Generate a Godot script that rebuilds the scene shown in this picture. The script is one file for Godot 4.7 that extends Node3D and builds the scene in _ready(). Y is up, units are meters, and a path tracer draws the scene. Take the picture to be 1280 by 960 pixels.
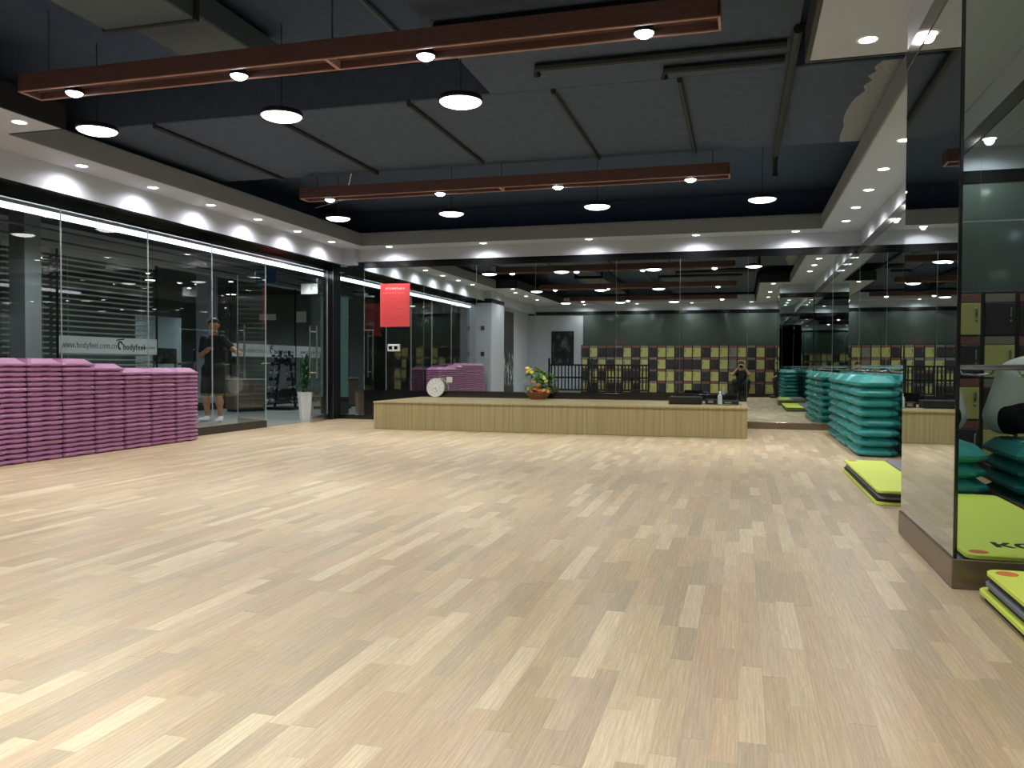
extends Node3D
# A group-exercise studio: parquet floor, mirrored back and right walls, glass front on the left.
# x right, y up, camera near the origin looking towards -z; metres.

const XL := -7.26      # plane of the glass partition
const XR := 1.76       # mirrored right wall
const ZB := -13.70     # mirrored back wall
const ZF := 0.60       # wall behind the camera
const YS := 3.10       # underside of the soffit
const YM := 2.88       # top of the black head trim
const YG := 2.76       # top of the mirrors
const XSL := -6.48     # inner edges of the soffit ring
const XSR := 1.16
const ZSB := -13.20
const YD := 3.75       # dark slab
const YC := 3.40       # underside of the wide concrete beam

var used := {}
var M := {}
var rng := RandomNumberGenerator.new()

# ------------------------------------------------------------------ helpers
func numbered(n: String, parent: Node = self) -> String:
	var key := str(parent.get_instance_id()) + "/" + n
	var k: int = used.get(key, 0)
	used[key] = k + 1
	return n if k == 0 else "%s_%03d" % [n, k]

const ORD := ["first", "second", "third", "fourth", "fifth", "sixth", "seventh", "eighth", "ninth", "tenth", "eleventh", "twelfth", "thirteenth", "fourteenth", "fifteenth", "sixteenth", "seventeenth", "eighteenth", "nineteenth", "twentieth", "twenty-first", "twenty-second", "twenty-third", "twenty-fourth", "twenty-fifth"]

func tag(o: Node, label: String, category: String, group := "", kind := "") -> Node:
	if label: o.set_meta("label", label)
	if category: o.set_meta("category", category)
	if group: o.set_meta("group", group)
	if kind: o.set_meta("kind", kind)
	return o

func thing(n: String, label: String, category: String, at := Vector3.ZERO, turn := 0.0, group := "") -> Node3D:
	var o := Node3D.new()
	o.name = numbered(n)
	add_child(o)
	o.position = at
	o.rotation.y = turn
	tag(o, label, category, group)
	return o

func struct_node(n: String, label := "") -> Node3D:
	var o := Node3D.new()
	o.name = numbered(n)
	add_child(o)
	tag(o, label, "", "", "structure")
	return o

func put(n: String, mesh: Mesh, m: Material, parent: Node = self, at := Vector3.ZERO) -> MeshInstance3D:
	var o := MeshInstance3D.new()
	o.mesh = mesh
	o.name = numbered(n, parent)
	o.material_override = m
	parent.add_child(o)
	o.position = at
	return o

func struct_mesh(n: String, mesh: Mesh, m: Material, at := Vector3.ZERO, label := "") -> MeshInstance3D:
	var o := put(n, mesh, m, self, at)
	tag(o, label, "", "", "structure")
	return o

func dup(o: Node3D, at: Vector3, turn := 0.0, label := "", group := "") -> Node3D:
	var c: Node3D = o.duplicate()
	var base := String(o.name)
	var re := RegEx.create_from_string("_[0-9]{3}$")
	base = re.sub(base, "")
	c.name = numbered(base)
	add_child(c)
	c.position = at
	c.rotation.y = turn
	if label: c.set_meta("label", label)
	if group: c.set_meta("group", group)
	return c

func mat(c: Color, rough := 0.6, metal := 0.0, spec := 0.5) -> StandardMaterial3D:
	var m := StandardMaterial3D.new()
	m.albedo_color = c
	m.roughness = rough
	m.metallic = metal
	m.metallic_specular = spec
	return m

func rgb(r: float, g: float, b: float) -> Color:
	return Color(r / 255.0, g / 255.0, b / 255.0)

func glow(c: Color, e: float) -> StandardMaterial3D:
	var m := mat(Color(0.9, 0.9, 0.9), 0.5)
	m.emission_enabled = true
	m.emission = c
	m.emission_energy_multiplier = e
	return m

func begin() -> SurfaceTool:
	var st := SurfaceTool.new()
	st.begin(Mesh.PRIMITIVE_TRIANGLES)
	return st

# triangle with its flat normal turned to the side of "out"
func tri(st: SurfaceTool, a: Vector3, b: Vector3, c: Vector3, out: Vector3, uv := []) -> void:
	var n := (b - a).cross(c - a)
	if n.length_squared() < 1e-16:
		return
	n = n.normalized()
	var p := [a, b, c]
	var q := [0, 1, 2]
	if n.dot(out) > 0.0:
		q = [0, 2, 1]
	else:
		n = -n
	for i in q:
		st.set_normal(n)
		if uv.size() == 3:
			st.set_uv(uv[i])
		st.add_vertex(p[i])

func quad(st: SurfaceTool, a: Vector3, b: Vector3, c: Vector3, d: Vector3, out: Vector3, uv := []) -> void:
	tri(st, a, b, c, out, [uv[0], uv[1], uv[2]] if uv.size() == 4 else [])
	tri(st, a, c, d, out, [uv[0], uv[2], uv[3]] if uv.size() == 4 else [])

# box with chamfered edges (bevel 0: plain box); uv in metres on every face
func box(st: SurfaceTool, c: Vector3, s: Vector3, b := 0.0) -> void:
	var h := s / 2
	b = minf(b, minf(h.x, minf(h.y, h.z)) * 0.9)
	for ax in 3:
		var u := (ax + 1) % 3
		var v := (ax + 2) % 3
		for sg in [-1.0, 1.0]:
			var n := Vector3.ZERO
			n[ax] = sg
			var p := []
			var t := []
			for k in [[-1, -1], [1, -1], [1, 1], [-1, 1]]:
				var q := Vector3.ZERO
				q[ax] = sg * h[ax]
				q[u] = k[0] * (h[u] - b)
				q[v] = k[1] * (h[v] - b)
				p.append(c + q)
				var w := c + q
				t.append(Vector2(w.z, w.y) if ax == 0 else (Vector2(w.x, w.z) if ax == 1 else Vector2(w.x, w.y)))
			quad(st, p[0], p[1], p[2], p[3], n, t)
	if b <= 0.0:
		return
	for ax in 3:
		var u := (ax + 1) % 3
		var v := (ax + 2) % 3
		for su in [-1.0, 1.0]:
			for sv in [-1.0, 1.0]:
				var p := []
				for e in [[-1, 0], [1, 0], [1, 1], [-1, 1]]:
					var q := Vector3.ZERO
					q[ax] = e[0] * (h[ax] - b)
					q[u] = su * (h[u] - (b if e[1] == 0 else 0.0))
					q[v] = sv * (h[v] - (b if e[1] == 1 else 0.0))
					p.append(c + q)
				var n := Vector3.ZERO
				n[u] = su
				n[v] = sv
				quad(st, p[0], p[1], p[2], p[3], n)
	for sx in [-1.0, 1.0]:
		for sy in [-1.0, 1.0]:
			for sz in [-1.0, 1.0]:
				tri(st, c + Vector3(sx * (h.x - b), sy * (h.y - b), sz * h.z), c + Vector3(sx * (h.x - b), sy * h.y, sz * (h.z - b)), c + Vector3(sx * h.x, sy * (h.y - b), sz * (h.z - b)), Vector3(sx, sy, sz))

func box_mesh(s: Vector3, b := 0.0, c := Vector3.ZERO) -> ArrayMesh:
	var st := begin()
	box(st, c, s, b)
	return st.commit()

# box from its lowest to its highest corner
func span(lo: Vector3, hi: Vector3, b := 0.0) -> ArrayMesh:
	return box_mesh(hi - lo, b, (lo + hi) / 2)

# rings of equal length joined to a skin, the ends closed
func loft(st: SurfaceTool, rings: Array, caps := true) -> void:
	var n: int = rings[0].size()
	var mids := []
	for r in rings:
		var m := Vector3.ZERO
		for p in r: m += p
		mids.append(m / n)
	for k in rings.size() - 1:
		var mid: Vector3 = (mids[k] + mids[k + 1]) / 2
		for i in n:
			var j := (i + 1) % n
			var a: Vector3 = rings[k][i]
			var b: Vector3 = rings[k][j]
			var c: Vector3 = rings[k + 1][j]
			var d: Vector3 = rings[k + 1][i]
			quad(st, a, b, c, d, (a + b + c + d) / 4 - mid)
	if caps:
		var last: int = rings.size() - 1
		for e in [[0, (mids[0] - mids[1])], [last, (mids[last] - mids[last - 1])]]:
			var r: Array = rings[e[0]]
			var out: Vector3 = e[1]
			if out.length() < 1e-6: out = Vector3.UP
			for i in n:
				tri(st, mids[e[0]], r[i], r[(i + 1) % n], out)

func ring(c: Vector3, axis: Vector3, r: float, n: int) -> Array:
	var u := axis.cross(Vector3.UP if absf(axis.y) < 0.9 else Vector3.RIGHT).normalized()
	var v := axis.cross(u).normalized()
	var out := []
	for i in n:
		var t := TAU * i / n
		out.append(c + (u * cos(t) + v * sin(t)) * r)
	return out

func rod(st: SurfaceTool, a: Vector3, b: Vector3, r: float, n := 8, r2 := -1.0) -> void:
	var ax := (b - a).normalized()
	loft(st, [ring(a, ax, r, n), ring(b, ax, r if r2 < 0.0 else r2, n)])

func tube(st: SurfaceTool, pts: Array, r: float, n := 6) -> void:
	var rings := []
	for i in pts.size():
		var d: Vector3 = pts[mini(i + 1, pts.size() - 1)] - pts[maxi(i - 1, 0)]
		rings.append(ring(pts[i], d.normalized(), r, n))
	loft(st, rings)

func rod_mesh(a: Vector3, b: Vector3, r: float, n := 8, r2 := -1.0) -> ArrayMesh:
	var st := begin()
	rod(st, a, b, r, n, r2)
	return st.commit()

func lathe_mesh(profile: Array, n := 20) -> ArrayMesh:
	var st := begin()
	var rings := []
	for p in profile:
		rings.append(ring(Vector3(0, p.y, 0), Vector3.UP, maxf(p.x, 0.0004), n))
	for k in rings.size() - 1:
		var t: Vector2 = profile[k + 1] - profile[k]
		for i in n:
			var j := (i + 1) % n
			var a: Vector3 = rings[k][i]
			var c: Vector3 = rings[k + 1][j]
			var rad := Vector3(a.x + c.x, 0, a.z + c.z).normalized()
			var out := rad * t.y - Vector3.UP * t.x
			if out.length() < 1e-7: out = rad
			quad(st, a, rings[k][j], c, rings[k + 1][i], out)
	return st.commit()

func ball_mesh(r: Vector3, n := 12) -> ArrayMesh:
	var s := SphereMesh.new()
	s.radius = 1.0
	s.height = 2.0
	s.radial_segments = n
	s.rings = n / 2
	var st := begin()
	st.append_from(s, 0, Transform3D(Basis.from_scale(r), Vector3.ZERO))
	return st.commit()

# body surface from tapered bones [a, b, ra, rb] joined by a smooth minimum, meshed as surface nets
func flesh(bones: Array, cell: float, k: float, fat := 0.0) -> ArrayMesh:
	var lo := Vector3.INF
	var hi := -Vector3.INF
	for b in bones:
		var r: float = maxf(b[2], b[3]) + fat + 3.0 * cell
		for e in [b[0], b[1]]:
			lo = lo.min(e - Vector3.ONE * r)
			hi = hi.max(e + Vector3.ONE * r)
	var nx := int(ceil((hi.x - lo.x) / cell)) + 1
	var ny := int(ceil((hi.y - lo.y) / cell)) + 1
	var nz := int(ceil((hi.z - lo.z) / cell)) + 1
	var f := PackedFloat32Array()
	f.resize(nx * ny * nz)
	f.fill(9.0)
	for b in bones:
		var A: Vector3 = b[0]
		var B: Vector3 = b[1]
		var ra: float = b[2] + fat
		var rb: float = b[3] + fat
		var r := maxf(ra, rb) + k + 2.0 * cell
		var l := ((A.min(B) - Vector3.ONE * r - lo) / cell).floor()
		var h := ((A.max(B) + Vector3.ONE * r - lo) / cell).ceil()
		var d := B - A
		var dd := maxf(d.length_squared(), 1e-9)
		for iy in range(maxi(int(l.y), 0), mini(int(h.y) + 1, ny)):
			for iz in range(maxi(int(l.z), 0), mini(int(h.z) + 1, nz)):
				var at := (iy * nz + iz) * nx
				for ix in range(maxi(int(l.x), 0), mini(int(h.x) + 1, nx)):
					var p := lo + Vector3(ix, iy, iz) * cell - A
					var t := clampf(p.dot(d) / dd, 0.0, 1.0)
					var v := (p - d * t).length() - lerpf(ra, rb, t)
					var o := f[at + ix]
					var m := maxf(k - absf(v - o), 0.0) / k
					f[at + ix] = minf(v, o) - m * m * k * 0.25
	var st := begin()
	var idx := {}
	var verts := []
	var step := [0, 1, nx, nx + 1, nz * nx, nz * nx + 1, nz * nx + nx, nz * nx + nx + 1]
	var off := []
	for q in 8:
		off.append(Vector3(q & 1, (q >> 2) & 1, (q >> 1) & 1))
	var edges := [[0, 1], [2, 3], [4, 5], [6, 7], [0, 2], [1, 3], [4, 6], [5, 7], [0, 4], [1, 5], [2, 6], [3, 7]]
	for iy in ny - 1:
		for iz in nz - 1:
			for ix in nx - 1:
				var at := (iy * nz + iz) * nx + ix
				var first := f[at] < 0.0
				var mixed := false
				for q in range(1, 8):
					if (f[at + step[q]] < 0.0) != first:
						mixed = true
						break
				if not mixed:
					continue
				var sum := Vector3.ZERO
				var cnt := 0
				for e in edges:
					var va := f[at + step[e[0]]]
					var vb := f[at + step[e[1]]]
					if (va < 0.0) != (vb < 0.0):
						sum += off[e[0]].lerp(off[e[1]], va / (va - vb))
						cnt += 1
				idx[at] = verts.size()
				verts.append(lo + (Vector3(ix, iy, iz) + sum / cnt) * cell)
	for v in verts:
		st.add_vertex(v)
	var dirs := [1, nx, nz * nx]
	for at in idx:
		for ax in 3:
			var va := f[at]
			var vb := f[at + dirs[ax]]
			if (va < 0.0) == (vb < 0.0):
				continue
			var u: int = dirs[(ax + 1) % 3]
			var w: int = dirs[(ax + 2) % 3]
			if not (idx.has(at - u) and idx.has(at - w) and idx.has(at - u - w)):
				continue
			var q := [idx[at], idx[at - u], idx[at - u - w], idx[at - w]]
			var e1: Vector3 = verts[q[1]] - verts[q[0]]
			var e2: Vector3 = verts[q[2]] - verts[q[0]]
			var axis: Vector3 = [Vector3(1, 0, 0), Vector3(0, 0, 1), Vector3(0, 1, 0)][ax]
			var out := axis if va < 0.0 else -axis
			if e1.cross(e2).dot(out) > 0.0:
				q = [q[0], q[3], q[2], q[1]]
			for i in [0, 1, 2, 0, 2, 3]:
				st.add_index(q[i])
	st.generate_normals()
	return st.commit()

func text_part(s: String, size: float, m: Material, parent: Node, at: Vector3, rot: Vector3, n := "lettering", bold := false) -> void:
	var t := TextMesh.new()
	var fnt := SystemFont.new()
	fnt.font_names = PackedStringArray(["Droid Sans"])
	if bold: fnt.font_weight = 700
	t.font = fnt
	t.text = s
	t.font_size = 32
	t.pixel_size = size / 32.0
	t.depth = 0.002
	t.curve_step = 4.0
	var o := put(n, t, m, parent, at)
	o.rotation = rot

func image_tex(w: int, h: int, f: Callable) -> ImageTexture:
	var im := Image.create(w, h, false, Image.FORMAT_RGB8)
	for y in h:
		for x in w:
			im.set_pixel(x, y, f.call(x, y))
	im.generate_mipmaps()
	return ImageTexture.create_from_image(im)

func lamp_spot(parent: Node, at: Vector3, e: float, angle: float, size: float, c: Color, soft := 1.0) -> void:
	var l := SpotLight3D.new()
	l.name = "lamp"
	parent.add_child(l)
	l.position = at
	l.rotation.x = -PI / 2
	l.light_energy = e
	l.spot_angle = angle
	l.spot_angle_attenuation = soft
	l.spot_range = 30.0
	l.spot_attenuation = 2.0
	l.light_size = size
	l.light_color = c
	l.shadow_enabled = true

# ------------------------------------------------------------------ scene
const E_DOWN := 1.5
const E_BEAM := 2.0
const E_DISC := 3.1

func _ready() -> void:
	rng.seed = 7
	setup_view()
	materials()
	build_floor()
	build_ceiling()
	build_walls()
	build_glass_front()
	build_lamps()
	build_stage()
	build_steps()
	build_mats()
	build_stage_things()
	build_wall_behind()
	build_corridor()
	build_people()

func setup_view() -> void:
	var cam := Camera3D.new()
	cam.name = "camera"
	add_child(cam)
	cam.position = Vector3(0, 1.0, 0)
	cam.rotation = Vector3(-0.022808, 0.27346, 0.00446)
	cam.fov = rad_to_deg(2.0 * atan(480.0 / 1021.1))
	cam.near = 0.05
	cam.far = 200.0
	cam.current = true
	var we := WorldEnvironment.new()
	we.name = "environment"
	add_child(we)
	var e := Environment.new()
	e.background_mode = Environment.BG_COLOR
	e.background_color = Color(0.01, 0.012, 0.015)
	e.tonemap_mode = Environment.TONE_MAPPER_LINEAR
	e.tonemap_exposure = 1.14
	e.sdfgi_enabled = true
	e.ssao_enabled = true
	e.ssil_enabled = true
	we.environment = e

func materials() -> void:
	var noise := FastNoiseLite.new()
	noise.seed = 3
	noise.frequency = 1.0
	# long grain: light and dark fibres along v
	var grain := image_tex(256, 512, func(x, y):
		var a := noise.get_noise_2d(x * 0.13, y * 0.006) * 0.10
		var b := noise.get_noise_2d(x * 0.42 + 90.0, y * 0.018) * 0.07
		var c := noise.get_noise_2d(x * 0.9 + 40.0, y * 0.05) * 0.05
		var v := clampf(0.92 + a + b + c, 0.0, 1.0)
		return Color(v, v * 0.995, v * 0.985))
	var f := mat(Color.WHITE, 0.36, 0.0, 0.5)
	f.albedo_texture = grain
	f.vertex_color_use_as_albedo = true
	f.uv1_scale = Vector3(3.2, 0.9, 1)
	M.floor = f
	M.subfloor = mat(rgb(150, 128, 98), 0.8)
	# pale veneer with fine upright stripes
	var stripes := image_tex(512, 128, func(x, y):
		var a := noise.get_noise_2d(x * 0.21, 7.0 + y * 0.004) * 0.16
		var b := noise.get_noise_2d(x * 0.05 + 31.0, y * 0.002) * 0.10
		var c := noise.get_noise_2d(x * 0.7 + 13.0, y * 0.02) * 0.06
		var v := clampf(0.88 + a + b + c, 0.0, 1.0)
		return Color(v, v * 0.985, v * 0.95))
	var s := mat(rgb(184, 172, 128), 0.45)
	s.albedo_texture = stripes
	s.uv1_scale = Vector3(0.9, 0.5, 1)
	M.veneer = s
	var bw := mat(rgb(108, 78, 74), 0.55)
	bw.albedo_texture = image_tex(512, 128, func(x, y):
		var a := noise.get_noise_2d(x * 0.012, y * 0.35) * 0.2
		var b := noise.get_noise_2d(x * 0.04 + 50.0, y * 0.9) * 0.12
		var v := clampf(0.82 + a + b, 0.0, 1.0)
		return Color(v, v * 0.97, v * 0.95))
	bw.uv1_triplanar = true
	bw.uv1_scale = Vector3(0.7, 3.0, 3.0)
	M.beam = bw
	var be := mat(rgb(200, 156, 146), 0.5)  # paler copy of the beam wood, light on its lower edges as colour
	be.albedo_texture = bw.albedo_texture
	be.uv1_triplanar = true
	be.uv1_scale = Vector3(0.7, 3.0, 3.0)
	M.beam_lit = be
	var speck := image_tex(256, 256, func(x, y):
		var a := noise.get_noise_2d(x * 0.05, y * 0.05) * 0.10
		var b := noise.get_noise_2d(x * 0.31 + 9.0, y * 0.31) * 0.06
		var v := clampf(0.9 + a + b, 0.0, 1.0)
		return Color(v, v, v))
	M.concrete = mat(rgb(66, 81, 104), 0.85)
	M.concrete.albedo_texture = speck
	M.concrete.uv1_triplanar = true
	M.concrete.uv1_scale = Vector3.ONE * 0.6
	M.raw_concrete = mat(rgb(148, 156, 162), 0.9)
	M.raw_concrete.albedo_texture = speck
	M.raw_concrete.uv1_triplanar = true
	M.raw_concrete.uv1_scale = Vector3.ONE * 1.3
	M.slab = mat(rgb(50, 70, 100), 0.85)
	M.slab.albedo_texture = speck
	M.slab.uv1_triplanar = true
	M.slab.uv1_scale = Vector3.ONE * 0.5
	M.duct = mat(rgb(66, 78, 86), 0.7)
	M.pipe = mat(rgb(22, 27, 34), 0.7)
	M.white_wall = mat(rgb(176, 182, 194), 0.8)
	M.fascia = mat(rgb(124, 128, 132), 0.7)
	M.black_gloss = mat(rgb(18, 19, 21), 0.12, 0.0, 0.6)
	M.black = mat(rgb(20, 21, 23), 0.55)
	M.black_metal = mat(rgb(24, 25, 27), 0.4, 0.3)
	M.base = mat(rgb(132, 118, 102), 0.28, 0.7)
	M.mirror = mat(Color(0.79, 0.83, 0.82), 0.0, 1.0)
	M.steel = mat(rgb(190, 192, 194), 0.25, 1.0)
	M.seam = mat(rgb(150, 160, 158), 0.3, 0.6)
	M.white_ring = mat(rgb(225, 225, 222), 0.5)
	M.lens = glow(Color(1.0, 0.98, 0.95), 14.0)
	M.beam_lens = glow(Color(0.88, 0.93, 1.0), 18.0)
	M.disc_lens = glow(Color(1.0, 1.0, 0.98), 6.0)
	M.led = glow(Color(0.92, 0.96, 1.0), 4.0)
	var g := mat(Color(0.12, 0.16, 0.15, 0.05), 0.0, 0.0, 0.5)
	g.transparency = BaseMaterial3D.TRANSPARENCY_ALPHA
	M.glass = g
	M.glass_edge = mat(rgb(170, 186, 184), 0.25)
	var fr := mat(Color(0.42, 0.58, 0.55, 0.75), 0.5)
	fr.transparency = BaseMaterial3D.TRANSPARENCY_ALPHA
	M.frosted = fr
	M.purple = mat(rgb(162, 110, 150), 0.38)
	M.teal = mat(rgb(52, 150, 148), 0.3)
	M.lime = mat(rgb(224, 240, 98), 0.65)
	M.mat_grey = mat(rgb(122, 126, 134), 0.75)
	M.mat_black = mat(rgb(38, 42, 42), 0.8)
	M.orange = mat(rgb(222, 116, 62), 0.6)
	M.ink = mat(rgb(26, 30, 22), 0.7)
	M.white = mat(rgb(236, 236, 232), 0.5)
	M.skin = mat(rgb(178, 128, 100), 0.55)
	M.hair = mat(rgb(22, 18, 16), 0.6)
	M.cloth_black = mat(rgb(22, 23, 25), 0.85)
	M.cloth_white = mat(rgb(232, 232, 230), 0.85)

# ------------------------------------------------------------------ floor
func build_floor() -> void:
	var fl := struct_node("floor")
	put("subfloor", span(Vector3(XL - 0.1, -0.2, ZB - 0.1), Vector3(XR + 0.1, -0.012, ZF + 0.1)), M.subfloor, fl)
	var strips := []
	var w := 0.0745
	var x := XL - 0.04
	var row := 0
	while x < XR:
		var z := ZF + rng.randf_range(-0.4, 0.0)
		while z > ZB:
			var l := rng.randf_range(0.34, 0.78)
			var e := maxf(z - l, ZB)
			if z - e > 0.02:
				strips.append([x, z, e])
			z = e
		x += w
		row += 1
	# tone of every strip: pale, middle, greyish, pinkish oak
	var tones := [rgb(216, 195, 160), rgb(210, 188, 152), rgb(201, 179, 144), rgb(209, 188, 158), rgb(209, 183, 150), rgb(198, 179, 149), rgb(214, 193, 156), rgb(226, 207, 172)]
	var order := []
	for i in strips.size():
		var s: Array = strips[i]
		var c := Vector2(s[0] + w / 2, (s[1] + s[2]) / 2)
		var fw := -(c.y * cos(0.27346) + c.x * sin(0.27346))
		var sd := c.x * cos(0.27346) - c.y * sin(0.27346)
		var seen := fw > 2.0 and absf(sd) < fw * 0.66
		order.append([(c.length() if seen else c.length() + 100.0), i])
	order.sort_custom(func(a, b): return a[0] < b[0])
	var near := {}
	for i in 300:
		near[order[i][1]] = true
	var field := begin()
	for i in strips.size():
		var s: Array = strips[i]
		var tone: Color = tones[rng.randi() % tones.size()]
		tone = tone.srgb_to_linear() * rng.randf_range(0.94, 1.06)
		tone.a = 1.0
		var ofs := Vector2(rng.randf(), rng.randf() * 3.0)
		var top := rng.randf_range(-0.0005, 0.0)
		var st := begin() if near.has(i) else field
		strip_box(st, s[0] + 0.00012, s[0] + w - 0.00012, s[1] - 0.00015, s[2] + 0.00015, top, tone, ofs)
		if near.has(i):
			put("plank", st.commit(), M.floor, fl)
	var o := put("plank_field", field.commit(), M.floor, fl)
	o.set_meta("kind", "stuff")

func strip_box(st: SurfaceTool, x0: float, x1: float, z0: float, z1: float, top: float, c: Color, ofs: Vector2) -> void:
	var a := Vector3(x0, top, z0)
	var b := Vector3(x1, top, z0)
	var d := Vector3(x1, top, z1)
	var e := Vector3(x0, top, z1)
	var dn := Vector3(0, -0.012 - top, 0)
	st.set_color(c)
	quad(st, a, b, d, e, Vector3.UP, [Vector2(x0, z0) + ofs, Vector2(x1, z0) + ofs, Vector2(x1, z1) + ofs, Vector2(x0, z1) + ofs])
	for q in [[a, b, Vector3(0, 0, 1)], [b, d, Vector3(1, 0, 0)], [d, e, Vector3(0, 0, -1)], [e, a, Vector3(-1, 0, 0)]]:
		quad(st, q[0], q[1], q[1] + dn, q[0] + dn, q[2], [ofs, ofs, ofs, ofs])

# ------------------------------------------------------------------ ceiling
func build_ceiling() -> void:
	struct_mesh("ceiling", span(Vector3(XL - 0.2, YD, ZB - 0.3), Vector3(XR + 0.3, YD + 0.2, ZF + 0.3)), M.slab, Vector3.ZERO, "dark navy painted ceiling slab")
	# wide concrete beam across the hall, with a concrete flat ahead of it
	var beam := struct_node("ceiling_beam", "wide grey concrete beam across the dark ceiling")
	put("beam", span(Vector3(XL + 0.1, YC, -9.40), Vector3(XR, YD, -6.97), 0.01), M.concrete, beam)
	put("flat", span(Vector3(-2.16, YC + 0.001, -6.97), Vector3(0.37, YD, ZF)), M.concrete, beam)
	# unpainted end of the beam, with a ragged edge of paint
	var st := begin()
	var pts := [[1.04, -6.99], [1.00, -7.13], [1.03, -7.23], [0.98, -7.33], [1.03, -7.44], [0.98, -7.57], [1.01, -7.71], [0.95, -7.91], [0.93, -8.12], [0.92, -8.36], [0.93, -8.57], [0.96, -8.80], [0.96, -9.09], [0.98, -9.39]]
	for i in pts.size() - 1:
		var a: Array = pts[i]
		var b: Array = pts[i + 1]
		for k in 4:
			var t0 := k / 4.0
			var t1 := (k + 1) / 4.0
			var x0 := lerpf(a[0], b[0], t0)
			var x1 := lerpf(a[0], b[0], t1)
			var z0 := lerpf(a[1], b[1], t0)
			var z1 := lerpf(a[1], b[1], t1)
			quad(st, Vector3(x0, YC - 0.002, z0), Vector3(1.7, YC - 0.002, z0), Vector3(1.7, YC - 0.002, z1), Vector3(x1, YC - 0.002, z1), Vector3.DOWN)
	put("bare_patch", st.commit(), M.raw_concrete, beam)
	# soffit ring, plasterboard: left, right, back, and behind the camera; wider near the columns
	var parts := {
		"soffit_left": [Vector3(XL, YS, ZB), Vector3(XSL, YS + 0.22, ZF)],
		"soffit_right": [Vector3(XSR, YS, ZB), Vector3(XR, YS + 0.22, ZF)],
		"soffit_back": [Vector3(XSL, YS, ZB), Vector3(XSR, YS + 0.22, ZSB)],
		"soffit_front": [Vector3(XSL, YS, 0.0), Vector3(XSR, YS + 0.22, ZF)],
		"soffit_bay_left": [Vector3(XSL, YS, -6.0), Vector3(-5.88, YS + 0.22, 0.0)],
		"soffit_bay_right": [Vector3(0.43, YS, -6.0), Vector3(XSR, YS + 0.22, 0.0)],
	}
	for k in parts:
		struct_mesh(k, span(parts[k][0], parts[k][1], 0.004), M.white_wall)
	# grey fascia boards on the inner faces of the ring
	var fa := {
		"trim_1": [Vector3(XSL, YS - 0.012, -13.18), Vector3(XSL + 0.02, YS + 0.20, -6.0)],
		"trim_2": [Vector3(XSR - 0.02, YS - 0.012, -13.18), Vector3(XSR, YS + 0.20, -6.0)],
		"trim_3": [Vector3(XSL, YS - 0.012, ZSB), Vector3(XSR, YS + 0.20, ZSB + 0.02)],
	}
	for k in fa:
		struct_mesh(k, span(fa[k][0], fa[k][1], 0.003), M.fascia, Vector3.ZERO, "grey fascia board on the inner edge of the soffit")
	for k in [["trim_4", Vector3(-5.88, YS - 0.005, -6.02), Vector3(-5.86, YS + 0.22, 0)], ["trim_5", Vector3(0.40, YS - 0.005, -6.02), Vector3(0.43, YS + 0.22, 0)], ["trim_6", Vector3(XSL, YS - 0.005, -6.03), Vector3(-5.86, YS + 0.22, -6.0)], ["trim_7", Vector3(0.40, YS - 0.005, -6.03), Vector3(XSR, YS + 0.22, -6.0)]]:
		struct_mesh(k[0], span(k[1], k[2], 0.002), M.black, Vector3.ZERO, "dark edging board of the lowered soffit bay")
	# close the gap between soffit and slab
	struct_mesh("wall_left_upper", span(Vector3(XL - 0.2, YS, ZB), Vector3(XL + 0.02, YD, ZF)), M.slab)
	struct_mesh("wall_back_upper", span(Vector3(XL - 0.2, YS + 0.001, ZB - 0.3), Vector3(XR + 0.3, YD, ZB + 0.02)), M.slab)
	# ducts, pipes and conduits
	var d := thing("air_duct", "flat grey air duct under the dark slab above the left half of the hall", "duct", Vector3(-4.1, YC + 0.02, -2.3))
	put("duct_section", box_mesh(Vector3(0.75, 0.26, 5.4), 0.01, Vector3(0, 0.13, 0)), M.duct, d)
	put("flange", box_mesh(Vector3(0.80, 0.30, 0.04), 0.004, Vector3(0, 0.14, -2.68)), M.pipe, d)
	var sec := put("duct_section", box_mesh(Vector3(0.62, 0.2, 1.15), 0.01, Vector3(0.04, 0.16, -3.28)), M.duct, d)
	var cx := [-5.70, -4.38, -2.95, -1.60, -0.52]
	for i in cx.size():
		var z1 := -9.38
		var z0 := -6.98
		if i == 2: z1 = -9.2
		var c := begin()
		tube(c, [Vector3(0, 0.02, 0), Vector3(0, -0.022, 0.0), Vector3(0, -0.022, z1 - z0)], 0.022, 6)
		var o := put("conduit", c.commit(), M.pipe, self, Vector3(cx[i], YC, z0))
		tag(o, ORD[i] + " dark conduit from the glass side under the wide concrete beam", "pipe", "conduits under the concrete beam")
	for q in [[-1.6, 0.30, -6.36, "dark pipe crossing the concrete flat beside the wooden light channel"], [-0.62, 0.30, -6.68, "short dark pipe with a turned-down end beside the concrete beam"], [-2.1, 0.0, -5.43, "dark pipe above the nearer wooden light channel"]]:
		var c := begin()
		tube(c, [Vector3(q[0], YC - 0.07, q[2] - 0.06), Vector3(q[0], YC - 0.032, q[2]), Vector3(q[1], YC - 0.032, q[2])], 0.032, 8)
		tag(put("pipe", c.commit(), M.pipe), q[3], "pipe")
	var c2 := begin()
	tube(c2, [Vector3(0.36, YC - 0.035, -6.1), Vector3(0.34, YC - 0.035, -9.5), Vector3(0.34, YC - 0.06, -9.6), Vector3(0.34, 3.12, -9.62)], 0.035, 8)
	tag(put("drain_pipe", c2.commit(), M.pipe), "dark pipe under the beam that turns down beside a round lamp", "pipe")
	var c3 := begin()
	tube(c3, [Vector3(-5.35, YD - 0.01, -10.6), Vector3(-5.6, 3.42, -10.9), Vector3(-6.2, 3.36, -11.1)], 0.012, 6)
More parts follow.
